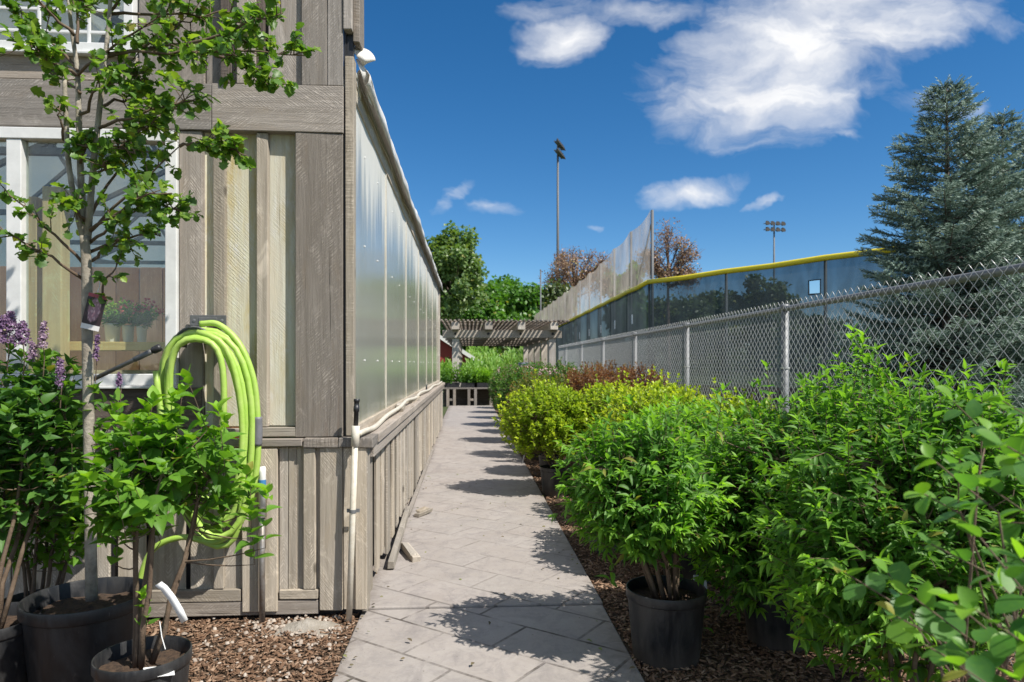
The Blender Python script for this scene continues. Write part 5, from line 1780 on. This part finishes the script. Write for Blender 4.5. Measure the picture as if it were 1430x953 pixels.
floodlight(779, 200, 66, R(68), 2.6, 'tall floodlight pole with its lamp bank seen edge on above the pergola', 2, 4)
floodlight(1081, 311, 92, R(8), 3.2, 'distant floodlight pole with eight lamps above the yellow topped fence')
m = MB()
bx_ = P(755, 600, 48)
m.tube([(0, 0, 0), (0, 0, 8.0)], [0.06, 0.05], 8)
m.lathe([(0.05, 8.0), (0.06, 8.05), (0.001, 8.12)], 8)
o = m.build('flagpole', M['pole'], smooth=True); o.location = (bx_[0], bx_[1], GZ)
tag(o, 'thin bare grey pole behind the pergola, left of the tall floodlight', 'pole')

# ================================================================== PERGOLA
pg = empty('pergola', (1.2, 24.0, GZ))
tag(pg, 'wooden pergola with slatted roof across the end of the path', 'pergola')


def pb(name, lst, mat, bevel=0.01):
    m = MB()
    for b in lst:
        m.box(b[0] - 1.2, b[1] - 1.2, b[2] - 24, b[3] - 24, b[4] - GZ, b[5] - GZ, jit=0.004)
    return m.build(name, mat, pg, bevel=bevel)


xl, xrr = -0.47, 2.93
for y_ in (24.0, 26.6, 29.4, 32.3, 35.2):
    pb('post', [(xrr - 0.12, xrr + 0.12, y_ - 0.12, y_ + 0.12, GZ, 2.42)], M['wood_tan'])
    pb('post', [(xl - 0.12, xl + 0.12, y_ - 0.12, y_ + 0.12, GZ, 2.42)], M['wood_tan'])
    pb('cross_beam', [(xl - 0.45, xrr + 0.32, y_ - 0.20, y_ - 0.13, 2.30, 2.56)], M['wood_pergdark' if y_ > 25 else 'wood_tan'])
    pb('cross_beam', [(xl - 0.45, xrr + 0.30, y_ + 0.13, y_ + 0.20, 2.30, 2.56)], M['wood_pergdark' if y_ > 25 else 'wood_tan'])
for x_ in (xl, 0.67, 1.8, xrr):
    pb('joist', [(x_ - 0.13, x_ + 0.13, 23.35, 36.0, 2.565, 2.82)], M['wood_tan'])
for x_ in (xl, 0.67, 1.8, xrr):
    m = MB()
    m.lathe([(0.001, 0.015), (0.045, 0.012), (0.05, 0)], 8)
    m.v = [(x_ - 1.2 + vx, -0.20 - vz, 2.44 - GZ + vy) for vx, vy, vz in m.v]
    m.build('bolt', M['blackplastic'], pg)
pb('roof_slats', [(xl - 0.5 + 0.15 * k, xl - 0.5 + 0.15 * k + 0.07, 23.27, 36.2, 2.86 + 0.01 * math.sin(k * 1.7), 2.905 + 0.01 * math.sin(k * 1.7)) for k in range(30)], M['wood_pergdark'], 0)
pb('purlin', [(xl - 0.5, xrr + 0.5, y_, y_ + 0.05, 2.825, 2.857) for y_ in np.arange(23.4, 36, 0.7)], M['wood_pergdark'], 0)
pb('lattice_panel', [(0, 0.01, 24, 24.01, 0, 0.01)], M['wood_pergdark'], 0)
bpy.data.objects.remove([c for c in pg.children if c.name.startswith('lattice_panel')][0])
m = MB()
for k in range(16):
    a = (xl - 1.2, 0.3, 0.3 + 0.14 * k)
    b = (xl - 1.2, 2.3, 1.1 + 0.14 * k)
    if b[2] < 2.35:
        m.beam(a, b, 0.03, 0.05)
m.build('lattice_panel', M['wood_pergdark'], pg)

# plant benches at the end of the path
def bench(x0, x1, y0, y1, h, label):
    t = empty('plant_bench', ((x0 + x1) / 2, (y0 + y1) / 2, GZ))
    tag(t, label, 'bench', 'plant benches at the end of the path')
    w, d = (x1 - x0) / 2, (y1 - y0) / 2
    m = MB(); m.box(-w, w, -d, d, h - 0.05, h)
    for k in range(9):
        pass
    m.build('bench_top', M['wood_grey'], t, bevel=0.006)
    for sx_ in (-w + 0.1, w - 0.25, -0.1):
        m = MB(); m.box(sx_, sx_ + 0.09, -d, -d + 0.09, 0, h - 0.052); m.box(sx_ + 0.22, sx_ + 0.31, -d, -d + 0.09, 0, h - 0.052)
        m.box(sx_ + 0.091, sx_ + 0.219, -d + 0.02, -d + 0.07, 0.2, 0.27); m.box(sx_ + 0.0, sx_ + 0.09, d - 0.09, d, 0, h - 0.052)
        m.build('leg', M['wood_grey'], t, bevel=0.005)
    m = MB(); m.box(-w, w, d - 0.02, d + 0.01, 0.02, h - 0.06)
    m.build('back_board', M['wood_dark'], t)
    return t


bench(-0.85, 0.95, 22.75, 23.5, 0.64, 'low wooden plant bench across the end of the path')
btray = [(-0.6, 'dark green plants in a black tray on the bench, beside the greenhouse', M['leaf_lilac']), (0.0, 'mixed green plants in a black tray, middle of the bench', M['leaf_lilac']), (0.45, 'bright green plants in a black tray, right half of the bench', M['leaf_hyd'])]
for k, (x_, lab, lm) in enumerate(btray):
    t = empty('tray_of_plants', (x_, 23.1, 0.64 + GZ + 0.004))
    tag(t, lab, 'plants', 'trays of plants on the bench')
    m = MB()
    m.box(-0.27, 0.27, -0.27, 0.27, 0.0, 0.02); m.box(-0.27, -0.25, -0.27, 0.27, 0.021, 0.15); m.box(0.25, 0.27, -0.27, 0.27, 0.021, 0.15); m.box(-0.249, 0.249, -0.27, -0.25, 0.021, 0.15); m.box(-0.249, 0.249, 0.25, 0.27, 0.021, 0.15)
    m.build('tray', M['blackplastic'], t)
    gk = np.random.default_rng(600 + k)
    n = 90
    base = np.stack([gk.uniform(-.3, .3, n), gk.uniform(-.25, .25, n), np.full(n, 0.14)], 1)
    d = nz(np.stack([gk.normal(0, .35, n), gk.normal(0, .35, n), np.ones(n)], 1))
    p, dd, nn, ss, aa, sh = shoot_leaves(base, d, gk.uniform(0.25, (0.75, 0.62, 0.5)[k], n), 6, 0.10, gk)
    leaf_mesh('leaves', p, dd, nn, ss, T_SMALL, gk.uniform(0, 1, len(p)), aa, lm, t)

# barrels and red shed beyond
for x_, y_, r_, h_, lab in [(2.15, 33, 0.45, 1.0, 'blue grey plastic drum under the pergola, left of the pair'), (3.0 - 0.0, 33.6, 0.5, 1.5, 'blue grey plastic drum under the pergola, taller of the pair')]:
    m = MB()
    m.lathe([(0.001, 0), (r_ * .92, 0), (r_, 0.05), (r_, h_ * .3), (r_ * 1.03, h_ * .32), (r_, h_ * .35), (r_, h_ * .65), (r_ * 1.03, h_ * .67), (r_, h_ * .7), (r_, h_ * .95), (r_ * .9, h_), (0.001, h_)], 20)
    o = m.build('plastic_drum', M['barrel'], smooth=True); o.location = (x_ - 0.1, y_, GZ)
    tag(o, lab, 'drum', 'plastic drums under the pergola')
rs = empty('red_shed', (-2.9, 42, GZ))
tag(rs, 'small red shed with white roof edge behind the pergola', 'shed')
m = MB(); m.add([(-2.5, 0, 0), (3.2, 0, 0), (3.2, 0, 1.6), (0.3, 0, 3.5), (-2.5, 0, 1.8), (-2.5, 6, 0), (3.2, 6, 0), (3.2, 6, 1.6), (0.3, 6, 3.5), (-2.5, 6, 1.8)],
                [(0, 1, 2, 3, 4), (9, 8, 7, 6, 5), (1, 6, 7, 2), (5, 0, 4, 9), (2, 7, 8, 3), (3, 8, 9, 4)])
wl = m.build('wall', M['red'], rs)
m = MB(); m.beam((0.3, -0.3, 3.6), (3.7, -0.3, 1.42), 0.12, 0.22); m.beam((0.28, -0.3, 3.6), (-2.9, -0.3, 1.7), 0.12, 0.22)
m.build('white_fascia', M['whitetrim'], rs)
m = MB()
roof_sheet(m, 0.3, 3.62, 3.75, 1.4, -0.25, 6.2); roof_sheet(m, -2.95, 1.68, 0.3, 3.62, -0.25, 6.2)
m.build('roof', M['greyroof'], rs)
m = MB(); m.box(1.2, 1.9, -0.04, 0.0, 0.0, 1.5); d_o = m.build('door', M['whitetrim'], rs)

# ================================================================== TREES
def broad_tree(name, x, y, h, rx, rz_, cz, label, lmat, n=7000, ls=0.28, seed=1, trunk_r=0.22, cat='tree', group=None, nb=26, bark=None, bare=False, clump=0.6, tm=T_TREE, low=-0.8, squash=None):
    g = np.random.default_rng(seed)
    t = empty(name, (x, y, GZ))
    tag(t, label, cat, group)
    m = MB()
    m.tube(bezier((0, 0, 0), (g.normal(0, .2), g.normal(0, .2), cz * 0.6), (g.normal(0, .3), g.normal(0, .3), cz + rz_ * 0.5), 8), np.linspace(trunk_r, trunk_r * 0.25, 8), 9)
    m.build('trunk', bark or M['bark_grey'], t, smooth=True)
    d = rand_dirs(nb * 3, g)
    d = d[d[:, 2] > low][:nb]
    rr = g.uniform(0.45, 0.95, len(d)) * lump(d, g, 10, 0.28)
    cen = np.array([0, 0, cz]) + d * np.array([rx, rx, rz_]) * rr[:, None]
    mb2 = MB()
    for c in cen:
        s = np.array([0, 0, max(h * 0.12, cz - rz_ * 0.9 + (c[2] - cz + rz_) * 0.45)])
        mb2.tube(bezier(s, (s + c) / 2 + np.array([0, 0, -.15]), c, 6), np.linspace(trunk_r * 0.35, 0.02, 6), 5)
        if bare:
            for q_ in range(26):
                f = g.uniform(0.35, 1)
                p0 = s + (c - s) * f
                e_ = p0 + nz((nz((c - s)[None, :])[0] + g.normal(0, .55, 3) + np.array([0, 0, .35]))[None, :])[0] * g.uniform(.5, 1.5) * rx * 0.35
                mb2.tube([p0, (p0 + e_) / 2 + g.normal(0, .05, 3), e_], [0.028, 0.018, 0.008], 3, cap=False)
    mb2.build('limbs', bark or M['bark_grey'], t, smooth=True)
    per = n // len(cen)
    P_ = []
    for c in cen:
        k = g.normal(0, 1, (per, 3))
        k = nz(k) * (g.uniform(0, 1, per) ** 0.45)[:, None]
        P_.append(c + k * clump * rx * 0.55 * np.array([1, 1, 0.75 * rz_ / rx if squash is None else squash]) * g.uniform(0.6, 1.25))
    P_ = np.concatenate(P_)
    P_ = P_[P_[:, 2] > 0.2]
    k = len(P_)
    out = nz(P_ - np.array([0, 0, cz]))
    leaf_mesh('crown', P_, nz(rand_dirs(k, g) + np.array([0, 0, -.2])), out * .8 + np.array([0, 0, .6]) + g.normal(0, .5, (k, 3)), ls * g.uniform(.6, 1.2, k), tm, g.uniform(0, 1, k), g.uniform(0, 1, k), lmat, t)
    return t


def tree_px(px, py_top, depth, w_px, cz_py, **kw):
    Y = depth
    x = X_at(px, Y)
    zt = Z_at(px, py_top, Y)
    cz = Z_at(px, cz_py, Y)
    return dict(x=x, y=Y, h=zt, rx=w_px / 2 / F * Y, rz_=zt - cz, cz=cz)


a = tree_px(634, 318, 44, 90, 392)
broad_tree('poplar_tree', label='tall poplar with pale glinting leaves just above the greenhouse end', lmat=M['leaf_cotton'], n=12000, ls=0.28, seed=23, trunk_r=0.3, nb=50, clump=0.62, low=-0.95, **a)
grp = 'green trees behind the pergola'
for k, (px, py, dp, w, cy, lab, lm) in enumerate([
        (640, 392, 52, 85, 445, 'bright green tree behind the pergola, below the poplar', M['leaf_tree']),
        (668, 398, 50, 60, 440, 'smallest bright green tree, behind the pergola roof between two larger ones', M['leaf_tree']),
        (715, 392, 54, 90, 440, 'bright green rounded tree behind the middle of the pergola', M['leaf_tree']),
        (765, 392, 58, 70, 440, 'dark green tree behind the tall floodlight pole', M['leaf_dkolive']),
        (600, 400, 56, 90, 450, 'green tree mostly hidden behind the far greenhouse corner', M['leaf_tree'])]):
    a = tree_px(px, py, dp, w, cy)
    broad_tree('leafy_tree', label=lab, lmat=lm, n=12000, ls=0.36, seed=30 + k, group=grp, nb=44, clump=0.85, low=-0.95, **a)
for k, (px, py, dp, w, cy, lab) in enumerate([(802, 335, 62, 96, 385, 'brown budding tree behind the tall floodlight pole'), (934, 318, 60, 92, 366, 'brown bare limbed tree behind the first net pole')]):
    a = tree_px(px, py, dp, w, cy)
    broad_tree('budding_tree', label=lab, lmat=M['leaf_bud'], n=5200, ls=0.18, seed=50 + k, group='brown budding trees', nb=26, bare=True, clump=0.75, bark=M['twig_bare'], **a)
# dim trees behind the dark outfield cloth
for k, (px, py, dp, w, cy, lm, lab) in enumerate([
        (870, 360, 66, 60, 420, M['leaf_tree'], 'yellow green tree seen through the beige net'),
        (1060, 385, 80, 100, 440, M['leaf_dkolive'], 'dark round tree seen through the outfield cloth left of its square opening'),
        (950, 400, 84, 130, 450, M['leaf_dkolive'], 'low dark tree seen through the outfield cloth nearest the net'),
        (1010, 412, 90, 110, 455, M['leaf_dkolive'], 'low dark tree seen through the outfield cloth, mid way along'),
        (1130, 440, 90, 90, 470, M['leaf_dkolive'], 'low dark tree seen through the outfield cloth under its square opening')]):
    a = tree_px(px, py, dp, w, cy)
    broad_tree('distant_tree', label=lab, lmat=lm, n=7000, ls=0.6, seed=70 + k, group='trees beyond the outfield', nb=22, clump=0.8, low=-0.95, **a)
# hedge of distant woods
g = np.random.default_rng(90)
n = 26000
xs = g.uniform(-60, 120, n)
hh = 6.0 + 1.8 * np.sin(xs * 0.23) + 1.2 * np.sin(xs * 0.61 + 1)
pos = np.stack([xs, 110 + g.uniform(-4, 4, n), g.uniform(0, 1, n) * hh], 1)
tag(leaf_mesh('far_woods', pos, rand_dirs(n, g), rand_dirs(n, g) + np.array([0, -.5, .6]), g.uniform(.5, 1.1, n), T_TREE, g.uniform(0, 1, n), g.uniform(0, 1, n), M['leaf_dkolive']), kind='stuff')
# tall weeds under and behind the pergola
n = 15000
xs = g.uniform(-4, 6.5, n)
ys = g.uniform(37.0, 46.0, n)
hh = 0.5 + (ys - 37) * 0.2 + 0.25 * np.sin(xs * 2.1) + 0.2 * np.sin(xs * 5 + 1)
pos = np.stack([xs, ys, g.uniform(0, 1, n) ** 0.7 * hh + GZ], 1)
d = nz(np.stack([g.normal(0, .4, n), g.normal(0, .4, n), np.ones(n)], 1))
tag(leaf_mesh('tall_weeds', pos, d, np.stack([g.normal(0, .5, n), -np.ones(n), g.normal(.3, .4, n)], 1), g.uniform(.2, .5, n), T_LANCE, g.uniform(0, 1, n), g.uniform(0, 1, n), M['leaf_weed']), kind='stuff')


# --- blue spruce
def spruce(x, y, h, rad, label, seed, name='spruce_tree', nw=40):
    g = np.random.default_rng(seed)
    t = empty(name, (x, y, GZ))
    tag(t, label, 'spruce', 'blue spruces behind the chain link fence')
    m = MB()
    m.tube([(0, 0, 0), (0.02, 0, h * .5), (0, 0, h)], [0.11, 0.06, 0.01], 9)
    m.build('trunk', M['bark_grey'], t, smooth=True)
    bmsh = MB()
    PP, DD, NN, SS, AA = [], [], [], [], []
    for i in range(nw):
        f = (i + 0.3) / nw
        z = 0.2 + (h - 0.2) * f
        R_ = rad * (1 - f) ** 0.72 * g.uniform(0.8, 1.15) + 0.06
        nb = int(13 - 6 * f)
        a0 = g.uniform(0, 6.28)
        for b in range(nb):
            a = a0 + 2 * math.pi * b / nb + g.normal(0, .12)
            L = R_ * g.uniform(.75, 1.15)
            dz = (0.55 * f - 0.22 + g.normal(0, .07)) * L
            o2 = np.array((math.cos(a), math.sin(a), 0))
            s = np.array((0, 0, z))
            e = s + o2 * L + np.array((0, 0, dz + 0.16 * L))
            pts = bezier(s, s + o2 * L * .6 + np.array((0, 0, dz - 0.04 * L)), e, 6)
            bmsh.tube(pts, np.linspace(0.018 * (1 - f) + .006, 0.004, 6), 4, cap=False)
            side = np.cross(o2, (0, 0, 1.0))
            ntw = max(6, int(L / 0.042))
            for k in range(ntw):
                u = 0.22 + 0.78 * (k + g.uniform(0, 1)) / ntw
                j = min(4, int(u * 5))
                p0 = pts[j] + (pts[j + 1] - pts[j]) * (u * 5 - j)
                td = nz((pts[j + 1] - pts[j])[None, :])[0]
                for sg in (-1, 1):
                    tl = (0.14 + 0.28 * L * (1 - u)) * g.uniform(.6, 1.2)
                    dr = nz((td * 0.75 + side * sg * 0.85 + np.array((0, 0, g.normal(-.05, .22))))[None, :])[0]
                    PP.append(p0); DD.append(dr); SS.append(min(tl, 0.36))
                    AA.append(u)
            PP.append(pts[4]); DD.append(nz((pts[5] - pts[4])[None, :])[0]); SS.append(0.2); AA.append(1)
    for k in range(6):
        PP.append(np.array((0, 0, h - 0.25 + .04 * k))); DD.append(nz(g.normal(0, .3, (1, 3)) + np.array([[0, 0, 1]]))[0]); SS.append(.2); AA.append(1)
    PP, DD, SS, AA = map(np.array, (PP, DD, SS, AA))
    bmsh.build('branches', M['bark_grey'], t, smooth=True)
    # needles along the twigs
    pos, dr, nm, sz, ag, rd = [], [], [], [], [], []
    n = len(PP)
    ref = nz(np.cross(DD, np.array([[0.1, 0.2, 1.0]])))
    bi = np.cross(DD, ref)
    tr_ = g.uniform(0, 1, n)
    for k in range(20):
        u = (k + g.uniform(0, 1, n)) / 20
        a = g.uniform(0, 6.28, n)
        rad_ = np.cos(a)[:, None] * ref + np.sin(a)[:, None] * bi
        pos.append(PP + DD * (SS * u)[:, None])
        dr.append(DD * 0.9 + rad_ * 0.65)
        nm.append(rad_ + g.normal(0, .3, (n, 3)))
        sz.append(g.uniform(0.03, 0.052, n))
        ag.append(np.clip(AA * 0.55 + 0.5 * u * AA, 0, 1)); rd.append(tr_)
    pos = np.concatenate(pos)
    leaf_mesh('crown', pos, np.concatenate(dr), np.concatenate(nm), np.concatenate(sz), T_NEEDLE, np.concatenate(rd), np.concatenate(ag), M['needle'], t, wid=0.013, smooth=False)
    return t


sp = P(1322, 120, 9.6)
spruce(sp[0], 9.6, sp[2] - GZ, 1.72, 'blue spruce with the pointed top beside the yellow topped fence', 801, nw=37)
sp = P(1400, 165, 10.4)
spruce(sp[0], 10.4, sp[2] - GZ, 1.9, 'blue spruce at the right edge, behind the other spruce', 802, nw=34)

# ================================================================== LIGHT, SKY, CAMERA
EL = R(52)
AZ = math.atan2(0.79, 0.61)      # from -Y towards +X
sdir = Vector((math.sin(AZ) * math.cos(EL), -math.cos(AZ) * math.cos(EL), math.sin(EL)))
sl = bpy.data.lights.new('sun', 'SUN')
sl.energy = 4.6
sl.angle = R(0.53)
sl.color = (1.0, 0.955, 0.88)
so = bpy.data.objects.new('sun', sl)
COL.objects.link(so)
so.rotation_euler = sdir.to_track_quat('Z', 'Y').to_euler()

wd = bpy.data.worlds.new('World')
scene.world = wd
wd.use_nodes = True
nt = wd.node_tree
nt.nodes.clear()
h = N(nt)
out = nt.nodes.new('ShaderNodeOutputWorld')
sky = h.n('TexSky', sky_type='NISHITA')
sky.sun_disc = False
sky.sun_elevation = EL
sky.sun_rotation = math.pi - AZ       # clockwise from +Y
sky.altitude = 1500
sky.air_density = 1.0
sky.dust_density = 0.3
sky.ozone_density = 3.0
skyc = h.n('HueSaturation', {'Color': sky.outputs[0], 'Saturation': 1.32, 'Value': 1.0, 'Hue': 0.499}).outputs[0]
tc = h.n('TexCoord').outputs['Generated']
sep = h.n('SeparateXYZ', {0: tc})
yy = h.math('MAXIMUM', sep.outputs[1], 0.05)
pv = h.n('CombineXYZ', {0: h.math('DIVIDE', sep.outputs[0], yy), 1: h.math('DIVIDE', sep.outputs[2], yy), 2: 0.0}).outputs[0]


def pdir(px, py):
    t = (px - 715) / F
    dx, dy = t * CT + ST, CT - t * ST
    return dx / dy, (HOR - py) / F / dy


warp = h.n('TexNoise', {'Vector': pv, 'Scale': 5.0, 'Detail': 5.0, 'Roughness': 0.6})
wv = h.n('VectorMath', {0: h.n('VectorMath', {0: warp.outputs['Color'], 1: (0.5, 0.5, 0.5)}, operation='SUBTRACT').outputs[0], 1: (0.17, 0.10, 0.0)}, operation='MULTIPLY').outputs[0]
pw = h.n('VectorMath', {0: pv, 1: wv}, operation='ADD').outputs[0]
# cloud cells : centre px, half sizes px, tilt, weight
cells = [((1130, 60), (215, 95), 22, 1.0), ((1075, 140), (120, 62), 8, 0.95), ((1250, 22), (150, 40), 10, 0.8), ((1170, 188), (48, 12), -12, 0.5), ((1000, 90), (80, 60), 60, .6),
         ((785, 52), (62, 34), 8, 0.85), ((850, 8), (140, 24), 2, 0.6), ((960, 270), (92, 22), 12, 0.8), ((1068, 283), (38, 9), 12, 0.65),
         ((625, 285), (56, 13), 42, 0.5), ((690, 292), (70, 14), -2, 0.38), ((1330, 150), (150, 26), -3, 0.35), ((1420, 30), (90, 26), 5, 0.45), ((838, 322), (16, 5), 0, 0.45), ((1200, -120), (420, 90), 8, 0.9), ((960, 362), (60, 8), 0, .25)]
tot = None
for (cx_, cy_), (sx_, sy_), tilt, wt in cells:
    a = pdir(cx_, cy_)
    mp = h.n('Mapping', {'Vector': pw, 'Location': (a[0], a[1], 0), 'Rotation': (0, 0, R(tilt)), 'Scale': (sx_ / F * 1.5, sy_ / F * 1.5, 1)}, vector_type='TEXTURE')
    ln = h.n('VectorMath', {0: mp.outputs[0]}, operation='LENGTH').outputs['Value']
    v = h.math('MULTIPLY', h.math('POWER', h.math('SUBTRACT', 1.0, ln, clamp=True), 0.8), wt)
    tot = v if tot is None else h.math('MAXIMUM', tot, v)
mpn = h.n('Mapping', {'Vector': pw, 'Rotation': (0, 0, R(-18)), 'Scale': (7.0, 17.0, 1)})
nz1 = h.noise(mpn.outputs[0], 1.0, 9, 0.57, 0.5)
dens = h.math('ADD', h.math('MULTIPLY', tot, 1.0), h.math('MULTIPLY', h.math('SUBTRACT', nz1, 0.5), 1.55))
dens = h.math('MULTIPLY', dens, h.mapr(tot, 0.0, 0.35))
dens = h.math('MULTIPLY', h.mapr(dens, 0.12, 1.0), h.math('GREATER_THAN', sep.outputs[1], 0.05))
dens = h.math('POWER', dens, 1.15, clamp=True)
nb_ = h.noise(h.n('VectorMath', {0: tc, 1: (2.4, 2.4, 4.0)}, operation='MULTIPLY').outputs[0], 1.0, 8, 0.62, 0.3)
bm2 = h.math('MAXIMUM', h.mapr(sep.outputs[1], 0.1, -0.25), h.mapr(sep.outputs[2], 0.62, 0.78))
bm2 = h.math('MULTIPLY', bm2, h.math('GREATER_THAN', sep.outputs[2], 0.0))
dens = h.math('MAXIMUM', dens, h.math('MULTIPLY', h.mapr(nb_, 0.45, 0.62), bm2))  # added bright clouds, unseen behind the camera and overhead, for fill light
shade = h.noise(h.n('Mapping', {'Vector': pw, 'Rotation': (0, 0, R(-15)), 'Scale': (5, 10, 1)}).outputs[0], 1.0, 6, 0.6)
cc = h.mix(h.mapr(shade, 0.3, 0.7), (6.2, 6.4, 6.9, 1), (8.2, 8.2, 8.2, 1))
fin = h.mix(dens, skyc, cc)
bg = h.n('Background', {'Color': fin, 'Strength': 0.088})
nt.links.new(bg.outputs[0], out.inputs[0])

cam = bpy.data.cameras.new('camera')
cam.sensor_width = 36
cam.lens = 36 * F / 1430
cam.shift_y = (HOR - 476.5) / 1430
cam.clip_start = 0.05
cam.clip_end = 2000
cam.dof.use_dof = True
cam.dof.focus_distance = 3.9
cam.dof.aperture_fstop = 3.8
co = bpy.data.objects.new('camera', cam)
COL.objects.link(co)
co.location = (0, 0, CAMZ)
co.rotation_euler = (R(90), 0, -TH)
scene.camera = co

scene.render.engine = 'CYCLES'
scene.cycles.use_denoising = True
scene.cycles.max_bounces = 8
scene.cycles.transparent_max_bounces = 24
scene.cycles.diffuse_bounces = 4
scene.cycles.caustics_reflective = False
scene.cycles.caustics_refractive = False
scene.cycles.sample_clamp_indirect = 6
scene.view_settings.view_transform = 'Standard'
scene.view_settings.look = 'None'
scene.view_settings.exposure = 0.55
scene.view_settings.gamma = 1
scene.view_settings.use_curve_mapping = False
